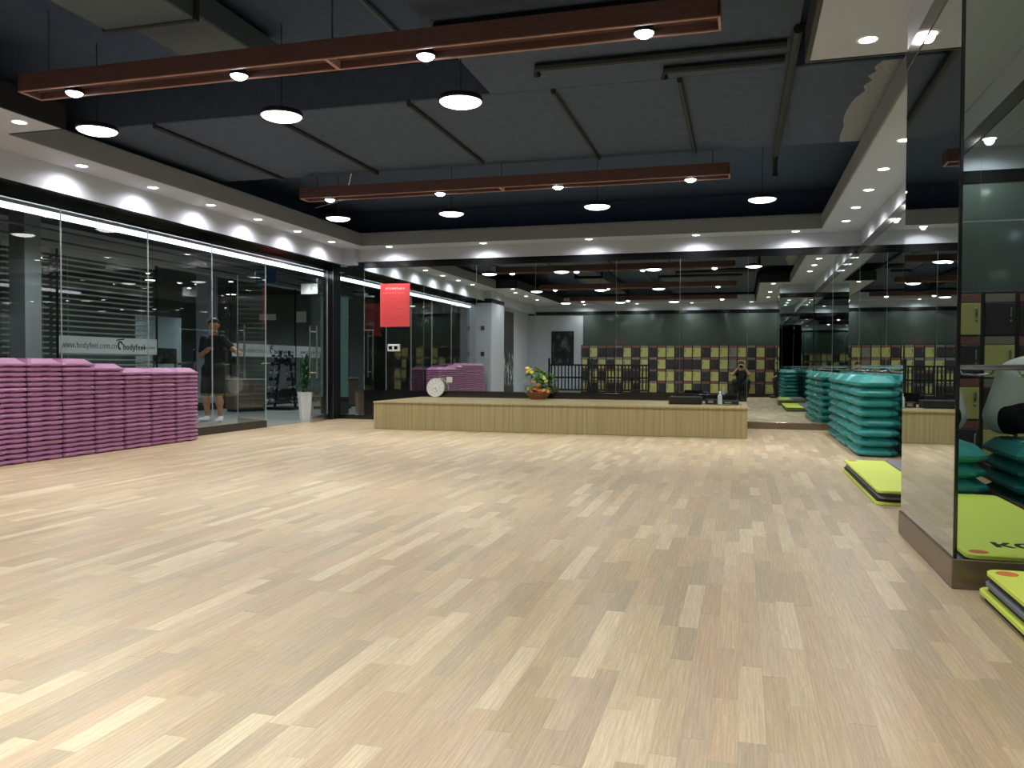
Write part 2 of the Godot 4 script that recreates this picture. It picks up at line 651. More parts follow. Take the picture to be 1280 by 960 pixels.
	tag(put("cable", c3.commit(), M.steel), "thin grey cable slanting from the dark slab to the left soffit", "cable")
	var c4 := begin()
	tube(c4, [Vector3(-2.75, YD - 0.03, ZF), Vector3(-2.75, YD - 0.03, -7.0)], 0.02, 6)
	tag(put("slab_conduit", c4.commit(), M.duct), "grey conduit along the dark slab over the centre", "pipe")
	var c5 := begin()
	tube(c5, [Vector3(-4.6, YD - 0.03, -3.9), Vector3(-6.4, YD - 0.06, -5.2)], 0.03, 6)
	tag(put("slab_pipe", c5.commit(), M.duct), "grey pipe slanting across the dark slab in the corner above the duct", "pipe")

# ------------------------------------------------------------------ walls and mirrors
func build_walls() -> void:
	struct_mesh("wall_back", span(Vector3(-6.66, -0.1, ZB - 0.3), Vector3(XR + 0.3, YS + 0.2, ZB - 0.03)), M.white_wall)
	struct_mesh("wall_back_head", span(Vector3(-6.80, YM, ZB - 0.03), Vector3(XR, YS, ZB + 0.002)), M.white_wall)
	struct_mesh("wall_right", span(Vector3(XR + 0.03, -0.1, ZB - 0.1), Vector3(XR + 0.3, YD, ZF + 0.3)), M.white_wall)
	struct_mesh("wall_right_head", span(Vector3(XR - 0.002, YM, ZB), Vector3(XR + 0.03, YS, ZF)), M.white_wall)
	struct_mesh("trim_8", span(Vector3(-6.66, YG, ZB - 0.03), Vector3(XR, YM, ZB + 0.006), 0.002), M.black_gloss, Vector3.ZERO, "black glass head trim above the back mirrors")
	struct_mesh("trim_9", span(Vector3(XR - 0.006, YG, ZB), Vector3(XR + 0.03, YM, ZF), 0.002), M.black_gloss, Vector3.ZERO, "black glass head trim above the right mirrors")
	struct_mesh("baseboard_back", span(Vector3(0.09, 0.0, ZB - 0.03), Vector3(XR, 0.11, ZB + 0.02), 0.003), M.base, Vector3.ZERO, "dark glossy skirting under the back mirrors")
	struct_mesh("baseboard_stage", span(Vector3(-6.66, 0.0, ZB - 0.03), Vector3(0.09, 0.54, ZB + 0.012), 0.003), M.black_gloss, Vector3.ZERO, "black skirting above the stage under the back mirrors")
	struct_mesh("baseboard_right", span(Vector3(XR - 0.02, 0.0, ZB), Vector3(XR + 0.03, 0.11, ZF), 0.003), M.base)
	# back mirrors
	var jx := [-6.66, -5.49, -4.50, -3.43, -2.03, -0.98, 0.09, 1.37, XR]
	for i in jx.size() - 1:
		var lo: float = 0.54 if i < 6 else 0.11
		var label: String = ["", "tall back-wall mirror panel behind the leaning clock", "tall back-wall mirror panel between the clock and the flower basket", "tall back-wall mirror panel behind the flower basket", "tall back-wall mirror panel between the flower basket and the sound mixer", "tall back-wall mirror panel behind the sound mixer", "", ""][i]
		if i == 0: label = "mirror panel on the back wall carrying the red notice"
		elif i == 6: label = "floor-length mirror panel on the back wall between the stage and the corner"
		elif i == 7: label = "narrow floor-length mirror strip in the back right corner"
		mirror(Vector3(jx[i] + 0.0025, lo, ZB - 0.03), Vector3(jx[i + 1] - 0.0025, YG, ZB), label, "back wall mirrors", "x")
	# right mirrors either side of the column
	var jz := [ZB, -12.55, -11.48, -10.16, -9.0, -7.85, -6.7, -5.36]
	for i in jz.size() - 1:
		mirror(Vector3(XR, 0.11, jz[i] + 0.0025), Vector3(XR + 0.03, YG, jz[i + 1] - 0.0025), ORD[i] + " tall mirror panel from the back corner on the right wall", "right wall mirrors", "z")
	var jn := [-4.08, -2.6, -1.1, ZF]
	for i in jn.size() - 1:
		mirror(Vector3(XR, 0.11, jn[i] + 0.0025), Vector3(XR + 0.03, YG, jn[i + 1] - 0.0025), ORD[i] + " tall mirror panel from the column beside the near mat pile", "near right wall mirrors", "z")
	# mirrored column
	var col := struct_node("column", "square column clad in mirror, dark skirting at its foot")
	put("core", span(Vector3(0.965, 0.0, -5.33), Vector3(XR + 0.02, YS, -4.11)), M.black, col)
	put("skirting", span(Vector3(0.925, 0.0, -5.37), Vector3(XR, 0.135, -4.07), 0.004), M.base, col)
	put("head_trim", span(Vector3(0.93, YG, -5.365), Vector3(XR, YM, -4.075), 0.003), M.black_gloss, col)
	put("head", span(Vector3(0.935, YM, -5.36), Vector3(XR, YS, -4.08)), M.white_wall, col)
	put("corner_bead", span(Vector3(0.931, 0.135, -4.092), Vector3(0.947, YG, -4.076), 0.003), M.black_gloss, col)
	var cm := thing("column_mirror", "mirror on the side of the column facing the hall", "mirror", Vector3(0.935, 0.135, -4.72))
	put("mirror_glass", span(Vector3(0, 0, -0.638), Vector3(0.03, YG - 0.135, 0.626)), M.mirror, cm)
	var c2 := thing("column_mirror", "two-part mirror on the column face above the near mat pile", "mirror", Vector3(1.35, 0.135, -4.08))
	put("mirror_glass", span(Vector3(-0.403, 0, -0.03), Vector3(0.40, 1.513, 0)), M.mirror, c2)
	put("mirror_glass", span(Vector3(-0.403, 1.518, -0.03), Vector3(0.40, YG - 0.135, 0)), M.mirror, c2)
	put("joint", span(Vector3(-0.403, 1.513, -0.028), Vector3(0.40, 1.518, 0.0015)), M.seam, c2)
	var c3 := thing("column_mirror", "mirror on the far side of the column facing the stage", "mirror", Vector3(1.35, 0.135, -5.36))
	put("mirror_glass", span(Vector3(-0.40, 0, 0), Vector3(0.40, YG - 0.135, 0.03)), M.mirror, c3)
	# exercise barre along the right mirrors
	for q in [[ZB + 0.25, -5.45, "long steel barre along the right mirrors above the teal steps"], [-3.95, 0.4, "steel barre along the right mirrors beside the near mat pile"]]:
		var b := thing("barre", q[2], "barre", Vector3(XR - 0.12, 1.0, 0))
		put("rail", rod_mesh(Vector3(0, 0, q[0]), Vector3(0, 0, q[1]), 0.019, 12), M.steel, b)
		var n := int(absf(q[1] - q[0]) / 1.6) + 1
		for i in n + 1:
			var z := lerpf(q[0] + 0.1, q[1] - 0.1, float(i) / n)
			var s := begin()
			tube(s, [Vector3(0, -0.015, z), Vector3(0.02, -0.05, z), Vector3(0.117, -0.06, z)], 0.009, 8)
			put("bracket", s.commit(), M.steel, b)

func mirror(lo: Vector3, hi: Vector3, label: String, group: String, along: String) -> void:
	var mid := (lo + hi) / 2
	var t := thing("mirror_panel", label, "mirror", Vector3(mid.x, lo.y, mid.z), 0.0, group)
	var o := Vector3(mid.x, lo.y, mid.z)
	put("mirror_glass", span(lo - o, hi - o), M.mirror, t)
	# polished edge of the glass
	if along == "x":
		put("edge_strip", span(Vector3(hi.x, lo.y, lo.z) - o, Vector3(hi.x + 0.004, hi.y, hi.z - 0.001) - o), M.seam, t)
	else:
		put("edge_strip", span(Vector3(lo.x + 0.001, lo.y, hi.z) - o, Vector3(hi.x, hi.y, hi.z + 0.004) - o), M.seam, t)

# ------------------------------------------------------------------ glass front on the left
func build_glass_front() -> void:
	struct_mesh("wall_left_head", span(Vector3(XL - 0.15, 2.815, ZB), Vector3(-7.0, YS, ZF)), M.white_wall)
	struct_mesh("trim_13", span(Vector3(XL - 0.15, 2.80, ZB), Vector3(-6.998, 2.815, -5.36)), M.black_gloss, Vector3.ZERO, "black underside of the pelmet above the glass partition")
	struct_mesh("trim_10", span(Vector3(XL - 0.10, 2.70, ZB), Vector3(XL + 0.008, 2.80, -5.36), 0.003), M.black_gloss, Vector3.ZERO, "black head channel above the glass partition")
	struct_mesh("baseboard_left", span(Vector3(XL - 0.03, 0.0, -11.42), Vector3(XL + 0.02, 0.11, -5.36), 0.003), M.black_gloss, Vector3.ZERO, "black glossy skirting under the glass partition")
	struct_mesh("wall_corner", span(Vector3(-7.0, 2.815, ZB), Vector3(-6.78, YS, ZB + 0.16)), M.white_wall)
	var jz := [-5.36, -6.05, -7.38, -8.76, -10.06, -11.42]
	for i in jz.size() - 1:
		var label: String = ORD[4 - i] + " clear fixed glass panel from the glass doors in the partition"
		glass_panel("glazed_partition", jz[i + 1], jz[i], 0.11, 2.70, label, "glass partition panels")
	for i in 2:
		var z0: float = [-11.43, -12.44][i]
		var z1: float = [-12.42, -13.42][i]
		var dr := glass_panel("glass_door", z1, z0, 0.012, 2.50, ["clear glass door leaf standing open, held by the person outside", "clear glass door leaf slightly ajar beside the black corner post"][i], "glass doors", "door")
		if i == 0:   # this leaf stands open to the corridor
			dr.position = Vector3(XL - 0.44, 0.012, -11.70)
			dr.rotation.y = PI / 3
		else:        # and this one a little into the hall
			dr.position = Vector3(XL + 0.107, 0.012, -12.942)
			dr.rotation.y = 0.22
		var hz: float = [-12.30, -12.56][i] + 12.0
		var st := begin()
		rod(st, Vector3(0.06, 0.75, hz), Vector3(0.06, 1.65, hz), 0.016, 10)
		rod(st, Vector3(-0.06, 0.75, hz), Vector3(-0.06, 1.65, hz), 0.016, 10)
		var h := put("handle", st.commit(), M.steel, dr, Vector3(0, 0, -12.0 - (z0 + z1) / 2))
		for y in [0.85, 1.55]:
			put("stand_off", rod_mesh(Vector3(-0.06, y, hz), Vector3(0.06, y, hz), 0.008, 8), M.steel, h)
		put("patch_fitting", span(Vector3(-0.016, 0.0, -0.48), Vector3(0.016, 0.09, 0.48), 0.002), M.steel, dr)
		put("top_fitting", span(Vector3(-0.016, 2.41, -0.14), Vector3(0.016, 2.486, 0.14), 0.002), M.steel, dr)
	glass_panel("glazed_transom", -13.42, -11.43, 2.515, 2.70, "low glass transom above the glass doors", "")
	var post := thing("corner_post", "black glossy square post at the corner of the glass front", "post", Vector3(XL, 0, -13.60))
	put("post_shaft", span(Vector3(-0.1, 0.0, -0.15), Vector3(0.1, 2.80, 0.15), 0.006), M.black_gloss, post)
	put("edge_bead", span(Vector3(0.098, 0.0, 0.148), Vector3(0.104, 2.7, 0.156)), M.steel, post)
	# glass return between the post and the back mirrors
	var rt := thing("glass_return", "narrow glass pane between the black corner post and the back mirrors", "glass panel", Vector3(-6.90, 0.08, ZB - 0.02))
	put("pane", span(Vector3(-0.25, 0, -0.006), Vector3(0.23, 2.62, 0.006)), M.glass, rt)
	put("edge_strip", span(Vector3(0.23, 0, -0.007), Vector3(0.238, 2.62, 0.007)), M.glass_edge, rt)
	put("foot_channel", span(Vector3(-0.25, -0.08, -0.03), Vector3(0.24, 0.0, 0.03), 0.003), M.black_gloss, rt)
	# white column between the glass front and the near wall, and the closed wall beside it
	var col := struct_node("column_left", "white painted column at the near end of the glass partition")
	put("shaft", span(Vector3(XL - 0.2, 0, -5.36), Vector3(-6.80, YS, -4.08), 0.006), M.white_wall, col)
	put("white_board", span(Vector3(-6.80, 0.12, -5.34), Vector3(-6.788, YG, -4.10), 0.002), M.white_wall, col)
	put("skirting", span(Vector3(XL - 0.2, 0, -5.375), Vector3(-6.785, 0.12, -4.065), 0.003), M.black_gloss, col)
	put("head_trim", span(Vector3(XL - 0.2, YG, -5.37), Vector3(-6.79, YM, -4.07), 0.003), M.black_gloss, col)
	for y in [1.32, 2.05]:
		var sw := thing("wall_switch", ("lower" if y < 1.5 else "upper") + " dark switch plate on the far face of the white column", "switch", Vector3(-7.05, y, -5.365), PI, "switches on the white column")
		put("plate", span(Vector3(-0.05, -0.06, 0.0), Vector3(0.05, 0.06, 0.012), 0.003), M.black, sw)
		put("rocker", span(Vector3(-0.02, -0.03, 0.012), Vector3(0.02, 0.03, 0.018), 0.002), M.steel, sw)
	struct_mesh("wall_left", span(Vector3(XL - 0.2, 0, -4.08), Vector3(XL, YS, ZF + 0.3)), M.white_wall)

func glass_panel(n: String, z0: float, z1: float, y0: float, y1: float, label: String, group: String, category := "glass panel") -> Node3D:
	var t := thing(n, label, category, Vector3(XL, y0, (z0 + z1) / 2), 0.0, group)
	var h := (z1 - z0) / 2 - 0.004
	put("pane", span(Vector3(-0.006, 0, -h), Vector3(0.006, y1 - y0, h)), M.glass, t)
	put("edge_strip", span(Vector3(-0.007, 0, -h - 0.006), Vector3(0.007, y1 - y0, -h)), M.glass_edge, t)
	return t

# ------------------------------------------------------------------ lamps
var ring_mesh: Mesh
var lens_mesh: Mesh

func downlight(at: Vector3, label: String, group: String, e := E_DOWN) -> void:
	var t := thing("downlight", label, "downlight", at, 0.0, group)
	put("trim_ring", ring_mesh, M.white_ring, t)
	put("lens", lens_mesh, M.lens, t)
	lamp_spot(t, Vector3(0, -0.02, 0), e, 83.0, 0.04, Color(1.0, 0.98, 0.97), 1.0)

func build_lamps() -> void:
	ring_mesh = lathe_mesh([Vector2(0.055, -0.002), Vector2(0.057, -0.007), Vector2(0.068, -0.007), Vector2(0.074, 0.0)], 24)
	lens_mesh = lathe_mesh([Vector2(0.0, -0.012), Vector2(0.03, -0.010), Vector2(0.054, -0.004), Vector2(0.055, -0.001)], 24)  # drawn wider than a bare lens, its glare put into the shape
	var nth := 0
	for z in [-12.66, -11.54, -10.44, -9.35, -8.25, -7.16]:
		nth += 1
		downlight(Vector3(-6.76, YS, z), ORD[nth - 1] + " downlight from the back wall in the soffit above the glass partition", "left soffit downlights")
	nth = 0
	for z in [-12.65, -11.61, -10.5, -9.44, -8.29]:
		nth += 1
		downlight(Vector3(1.43, YS, z), ORD[nth - 1] + " downlight from the back wall in the soffit above the teal steps", "right soffit downlights")
	nth = 0
	for x in [-6.04, -4.29, -2.45, -0.72, 0.79]:
		nth += 1
		downlight(Vector3(x, YS, -13.42), ORD[nth - 1] + " downlight from the glass side in the narrow soffit above the back mirrors", "back soffit downlights")
	nth = 0
	for z in [-5.73, -4.6, -3.4, -2.0]:
		nth += 1
		downlight(Vector3(-6.07 if nth == 1 else -6.3, YS, z), ORD[nth - 1] + " downlight from the glass partition in the lowered bay by the white column", "left bay downlights")
	nth = 0
	for z in [-5.70, -3.3, -1.5]:
		nth += 1
		downlight(Vector3(0.76, YS, z), ORD[nth - 1] + " downlight from the concrete beam in the lowered bay by the mirrored column", "right bay downlights")
	nth = 0
	for x in [-5.2, -3.4, -1.6, 0.3, 1.35]:
		nth += 1
		downlight(Vector3(x, YS, 0.28), ORD[nth - 1] + " downlight from the framed picture in the soffit above the lockers", "locker soffit downlights")
	# wooden light channels with their spots
	var beams := [[-5.215, "nearer", [-4.99, -3.53, -2.08, -0.61]], [-9.41, "farther", [-5.05, -3.56, -2.09, -0.57]], [-1.05, "rear", [-5.0, -3.53, -2.08, -0.6]]]
	var names := ["nearer hanging reddish wooden light channel with open underside", "farther hanging reddish wooden light channel in front of the back soffit", "hanging reddish wooden light channel over the lockers"]
	for i in 3:
		var b: Array = beams[i]
		var t := thing("light_channel", names[i], "light fixture", Vector3(-2.78, YS, b[0]), 0.0, "wooden light channels")
		var hl := 2.63
		for s in [-1.0, 1.0]:
			var sb := put("side_board", span(Vector3(-hl, 0.008, s * 0.103 - 0.009), Vector3(hl, 0.135, s * 0.103 + 0.009), 0.001), M.beam, t)
			put("lit_edge", span(Vector3(-hl, 0.0, s * 0.103 - 0.0085), Vector3(hl, 0.008, s * 0.103 + 0.0085)), M.beam_lit, sb)  # lower edge of the board, coloured as if lit
			var ec := put("end_board", span(Vector3(s * hl - 0.009, 0.008, -0.112), Vector3(s * hl + 0.009, 0.135, 0.112), 0.001), M.beam, t)
			put("lit_edge", span(Vector3(s * hl - 0.0085, 0.0, -0.112), Vector3(s * hl + 0.0085, 0.008, 0.112)), M.beam_lit, ec)
		put("top_board", span(Vector3(-hl, 0.119, -0.094), Vector3(hl, 0.135, 0.094)), M.beam, t)
		put("inner_board", span(Vector3(-hl + 0.01, 0.055, -0.094), Vector3(hl - 0.01, 0.065, 0.094)), M.beam, t)
		put("divider", span(Vector3(-0.014, 0.0, -0.094), Vector3(0.014, 0.055, 0.094)), M.beam_lit, t)
		for x in [-2.45, 0.0, 2.45]:
			put("hanging_rod", rod_mesh(Vector3(x, 0.135, 0), Vector3(x, (YC if (b[0] < -6.9 or x > 0.7) else YD) - YS + (0.33 if b[0] < -9.4 else 0.0), 0), 0.007, 6), M.duct, t)
		for x in b[2]:
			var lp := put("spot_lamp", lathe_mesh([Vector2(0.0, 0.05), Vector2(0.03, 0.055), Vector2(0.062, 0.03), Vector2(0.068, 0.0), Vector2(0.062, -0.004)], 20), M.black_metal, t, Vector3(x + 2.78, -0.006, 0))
			put("lens", lathe_mesh([Vector2(0.0, -0.034), Vector2(0.03, -0.029), Vector2(0.052, -0.016), Vector2(0.062, -0.002)], 20), M.beam_lens, lp)  # lens enlarged and lowered, glare of the spot put into its shape
			lamp_spot(lp, Vector3(0, -0.04, 0), E_BEAM * (1.35 if i == 2 else 1.0), 60.0, 0.05, Color(0.90, 0.95, 1.0))
	# round pendant panels
	var discs := [[-5.36, -5.85], [-3.6, -5.9], [-2.08, -5.93], [-5.35, -10.2], [-3.72, -10.25], [-1.77, -10.25], [0.22, -10.3], [-5.45, -1.6], [-3.7, -1.6], [-2.04, -1.5]]
	var label := [" round pendant lamp from the glass side beside the nearer wooden channel", " round pendant lamp from the glass side behind the farther wooden channel", " round pendant lamp from the glass side at the locker end"]
	for i in discs.size():
		var k := 0 if i < 3 else (1 if i < 7 else 2)
		var t := thing("pendant_lamp", ORD[i - [0, 3, 7][k]] + label[k], "pendant lamp", Vector3(discs[i][0], 3.0, discs[i][1]), 0.0, "round pendant lamps row %d" % (k + 1))
		put("shade", lathe_mesh([Vector2(0.160, 0.004), Vector2(0.168, 0.0), Vector2(0.172, 0.012), Vector2(0.165, 0.04), Vector2(0.06, 0.055), Vector2(0.03, 0.07), Vector2(0.0, 0.072)], 32), M.black_metal, t)
		put("diffuser", lathe_mesh([Vector2(0.0, -0.030), Vector2(0.07, -0.027), Vector2(0.12, -0.018), Vector2(0.150, -0.006), Vector2(0.160, 0.004)], 32), M.disc_lens, t)
		put("stem", rod_mesh(Vector3(0, 0.07, 0), Vector3(0, YD - 3.0, 0), 0.004, 6), M.pipe, t)
		lamp_spot(t, Vector3(0, -0.04, 0), E_DISC * [0.86, 0.95, 1.2][k], 80.0, 0.15, Color(1.0, 0.99, 0.96))
	# linear lamp outside the glass head
	var led := thing("linear_lamp", "long white linear lamp along the head of the glass partition", "lamp", Vector3(XL - 0.16, 2.655, -10.6))
	put("housing", span(Vector3(-0.05, 0.022, -5.2), Vector3(0.05, 0.06, 5.2), 0.003), M.steel, led)
	put("diffuser", span(Vector3(-0.035, -0.028, -5.18), Vector3(0.035, 0.022, 5.18), 0.004), M.led, led)
	var al := AreaLight3D.new()
	al.name = "lamp"
	led.add_child(al)
	al.position = Vector3(0, -0.035, 0)
	al.rotation = Vector3(-PI / 2, 0, 0)
	al.area_size = Vector2(0.06, 10.2)
	al.light_energy = 0.5
	al.area_range = 30.0
	al.light_color = Color(0.92, 0.97, 1.0)
	al.shadow_enabled = true

# ------------------------------------------------------------------ stage
func build_stage() -> void:
	var s := thing("stage", "low wooden stage with pale veneer front before the back mirrors", "stage", Vector3(0, 0, 0))
	put("carcass", span(Vector3(-5.51, 0.0, ZB + 0.02), Vector3(0.07, 0.40, -11.73)), M.black, s)
	var n := 5
	for i in n:
		var x0 := lerpf(-5.53, 0.09, float(i) / n)
		var x1 := lerpf(-5.53, 0.09, float(i + 1) / n)
		put("front_panel", span(Vector3(x0 + 0.001, 0.004, -11.73), Vector3(x1 - 0.001, 0.405, -11.71), 0.0015), M.veneer, s)
		put("top_panel", span(Vector3(x0 + 0.001, 0.405, ZB + 0.02), Vector3(x1 - 0.001, 0.43, -11.69), 0.003), M.veneer, s)
	put("side_panel", span(Vector3(-5.53, 0.004, ZB + 0.02), Vector3(-5.51, 0.405, -11.73), 0.001), M.black, s)
	put("side_panel", span(Vector3(0.07, 0.004, ZB + 0.02), Vector3(0.09, 0.405, -11.73), 0.001), M.black, s)

# ------------------------------------------------------------------ stacked steps
# step deck: rings of an eight-cornered plan with a raised middle in the lower rim
func deck_mesh(wx: float, wz: float, prof: Array, cut: float, notch: float) -> ArrayMesh:
	var st := begin()
	var rings := []
	for p in prof:
		var hx: float = wx / 2 - p[1]
		var hz: float = wz / 2 - p[1]
		var c: float = cut
		var lift: float = notch if p[2] else 0.0
		var y: float = p[0]
		rings.append([
			Vector3(hx, y, -hz + c), Vector3(hx, y, -hz * 0.28), Vector3(hx, y + lift, -hz * 0.18), Vector3(hx, y + lift, hz * 0.18), Vector3(hx, y, hz * 0.28), Vector3(hx, y, hz - c),
			Vector3(hx - c, y, hz), Vector3(hx * 0.24, y, hz), Vector3(hx * 0.15, y + lift, hz), Vector3(-hx * 0.15, y + lift, hz), Vector3(-hx * 0.24, y, hz), Vector3(-hx + c, y, hz),
			Vector3(-hx, y, hz - c), Vector3(-hx, y, hz * 0.28), Vector3(-hx, y + lift, hz * 0.18), Vector3(-hx, y + lift, -hz * 0.18), Vector3(-hx, y, -hz * 0.28), Vector3(-hx, y, -hz + c),
			Vector3(-hx + c, y, -hz), Vector3(-hx * 0.24, y, -hz), Vector3(-hx * 0.15, y + lift, -hz), Vector3(hx * 0.15, y + lift, -hz), Vector3(hx * 0.24, y, -hz), Vector3(hx - c, y, -hz)])
	loft(st, rings)
	return st.commit()

func build_steps() -> void:
	# purple: small decks in eight stacks along the glass
	var pitch := 0.0505
	var low := deck_mesh(0.36, 0.438, [[0.0, 0.034, true], [0.009, 0.022, true], [0.013, 0.004, true], [0.024, 0.0, false], [0.036, 0.002, false], [0.0455, 0.012, false], [0.0500, 0.030, false]], 0.022, 0.007)
	var high := deck_mesh(0.36, 0.438, [[0.0, 0.034, true], [0.009, 0.022, true], [0.013, 0.004, true], [0.024, 0.0, false], [0.038, 0.004, false], [0.046, 0.02, false], [0.080, 0.062, false], [0.088, 0.070, false]], 0.022, 0.007)
	var lid := box_mesh(Vector3(0.20, 0.004, 0.28), 0.0015)
	var lid_low := box_mesh(Vector3(0.28, 0.0004, 0.36))
	var n := [20, 20, 20, 20, 19, 18, 18, 18]
	for i in 8:
		var z := -5.90 - i * 0.4455
		for k in n[i]:
			var top: bool = k == n[i] - 1
			var label: String = "purple exercise step, %s in the %s stack from the glass doors" % ["topmost" if top else ORD[k] + " from the floor", ORD[7 - i]]
			var t := thing("exercise_step", label, "exercise step", Vector3(-7.05 + rng.randf_range(-0.004, 0.004), k * pitch + 0.0006, z + rng.randf_range(-0.002, 0.002)), 0.0, "stacked purple exercise steps")
			put("deck", high if top else low, M.purple, t)
			if top: put("tread", lid, M.purple, t, Vector3(0, 0.0895, 0))
			else: put("tread", lid_low, M.purple, t, Vector3(0, 0.0502, 0))
	# teal: long decks by the right mirrors and near the camera
	var tp := 0.1105
	var td := deck_mesh(0.43, 1.04, [[0.0, 0.045, false], [0.018, 0.012, false], [0.030, 0.0, false], [0.050, 0.0, false], [0.062, 0.010, false], [0.100, 0.060, false], [0.110, 0.075, false]], 0.085, 0.0)
	var th := deck_mesh(0.43, 1.04, [[0.0, 0.045, false], [0.018, 0.012, false], [0.030, 0.0, false], [0.050, 0.0, false], [0.062, 0.010, false], [0.112, 0.060, false], [0.124, 0.075, false]], 0.085, 0.0)
	var pad := box_mesh(Vector3(0.21, 0.006, 0.24), 0.002)
	var stacks := [[1.475, -10.28, 8, "stack beside the grey and lime mats"], [1.475, -11.42, 8, "middle stack by the right mirrors"], [1.475, -12.56, 8, "stack nearest the back right corner"], [1.45, -1.32, 4, "low stack behind the near mats"]]
	for s in stacks:
		for k in s[2]:
			var top: bool = k == s[2] - 1
			var label: String = "teal exercise step, %s in the %s" % ["topmost" if top else ORD[k] + " from the floor", s[3]]
			var t := thing("long_step", label, "exercise step", Vector3(s[0] + rng.randf_range(-0.012, 0.012), k * tp + 0.0006, s[1] + rng.randf_range(-0.015, 0.015)), rng.randf_range(-0.015, 0.015), "teal exercise steps, " + s[3])
			put("deck", th if top else td, M.teal, t)
			if top:
				for z in [-0.28, 0.0, 0.28]:
					put("tread", pad, M.teal, t, Vector3(0, 0.126, z))

# ------------------------------------------------------------------ mats
func mat_mesh(wx: float, wz: float, h: float, r := 0.05) -> ArrayMesh:
	var rings := []
	for e in [[0.0, 0.004], [0.003, 0.0], [h - 0.003, 0.0], [h, 0.004]]:
		var q := []
		for c in [[1, 1, 0.0], [-1, 1, PI / 2], [-1, -1, PI], [1, -1, PI * 1.5]]:
			for k in 5:
				var t: float = c[2] + PI / 2 * k / 4.0
				q.append(Vector3(c[0] * (wx / 2 - r) + cos(t) * (r - e[1]), e[0], c[1] * (wz / 2 - r) + sin(t) * (r - e[1])))
		rings.append(q)
	var st := begin()
	loft(st, rings)
	return st.commit()

func build_mats() -> void:
	var big := mat_mesh(0.66, 2.02, 0.021)
	var piles := [
		[1.345, -2.93, [["mat_black", 0.0, 0.0, "dark"], ["lime", -0.012, -0.035, "lime"], ["mat_black", 0.012, 0.0, "dark"], ["mat_grey", 0.0, 0.005, "grey"], ["mat_black", 0.014, 0.01, "dark"], ["lime", 0.006, 0.0, "lime"]], "mat pile before the mirrored column"],
		[1.29, -7.40, [["lime", -0.012, 0.0, "lime"], ["mat_black", 0.0, -0.02, "dark"], ["mat_grey", 0.012, 0.0, "grey"], ["mat_black", 0.02, 0.02, "dark"], ["lime", 0.0, 0.0, "lime"]], "far mat pile by the teal steps"]]
	for p in piles:
		var y := 0.0006
		for k in p[2].size():
			var q: Array = p[2][k]
			var top: bool = k == p[2].size() - 1
			var label := "%s exercise mat %s the %s" % [{"lime": "lime", "mat_black": "dark", "mat_grey": "grey"}[q[0]], "on top of" if top else ORD[k] + " from the floor in", p[3]]
			var t := thing("exercise_mat", label, "exercise mat", Vector3(p[0] + q[1], y, p[1] + q[2]), 0.0, p[3])
			put("foam", big, M[q[0]], t)
			if top:
				# round mark in two corners, lettering beside it
				for z in [-0.965]:
					put("round_mark", lathe_mesh([Vector2(0.0, 0.0012), Vector2(0.042, 0.0012), Vector2(0.043, 0.0)], 24), M.orange, t, Vector3(-0.262, 0.021, z + 0.03))
				if p[1] > -5.0:
					text_part("KOM", 0.16, M.ink, t, Vector3(0.02, 0.0222, -0.74), Vector3(-PI / 2, 0, 0), "lettering", true)
			y += 0.0215
	# grey mat lying over the right side of the far pile
	var g := thing("exercise_mat", "grey exercise mat lying over the right side of the far lime mat", "exercise mat", Vector3(1.50, 0.1096, -7.42), 0.0, "far mat pile by the teal steps")
	put("foam", mat_mesh(0.36, 2.02, 0.010, 0.04), M.mat_grey, g)

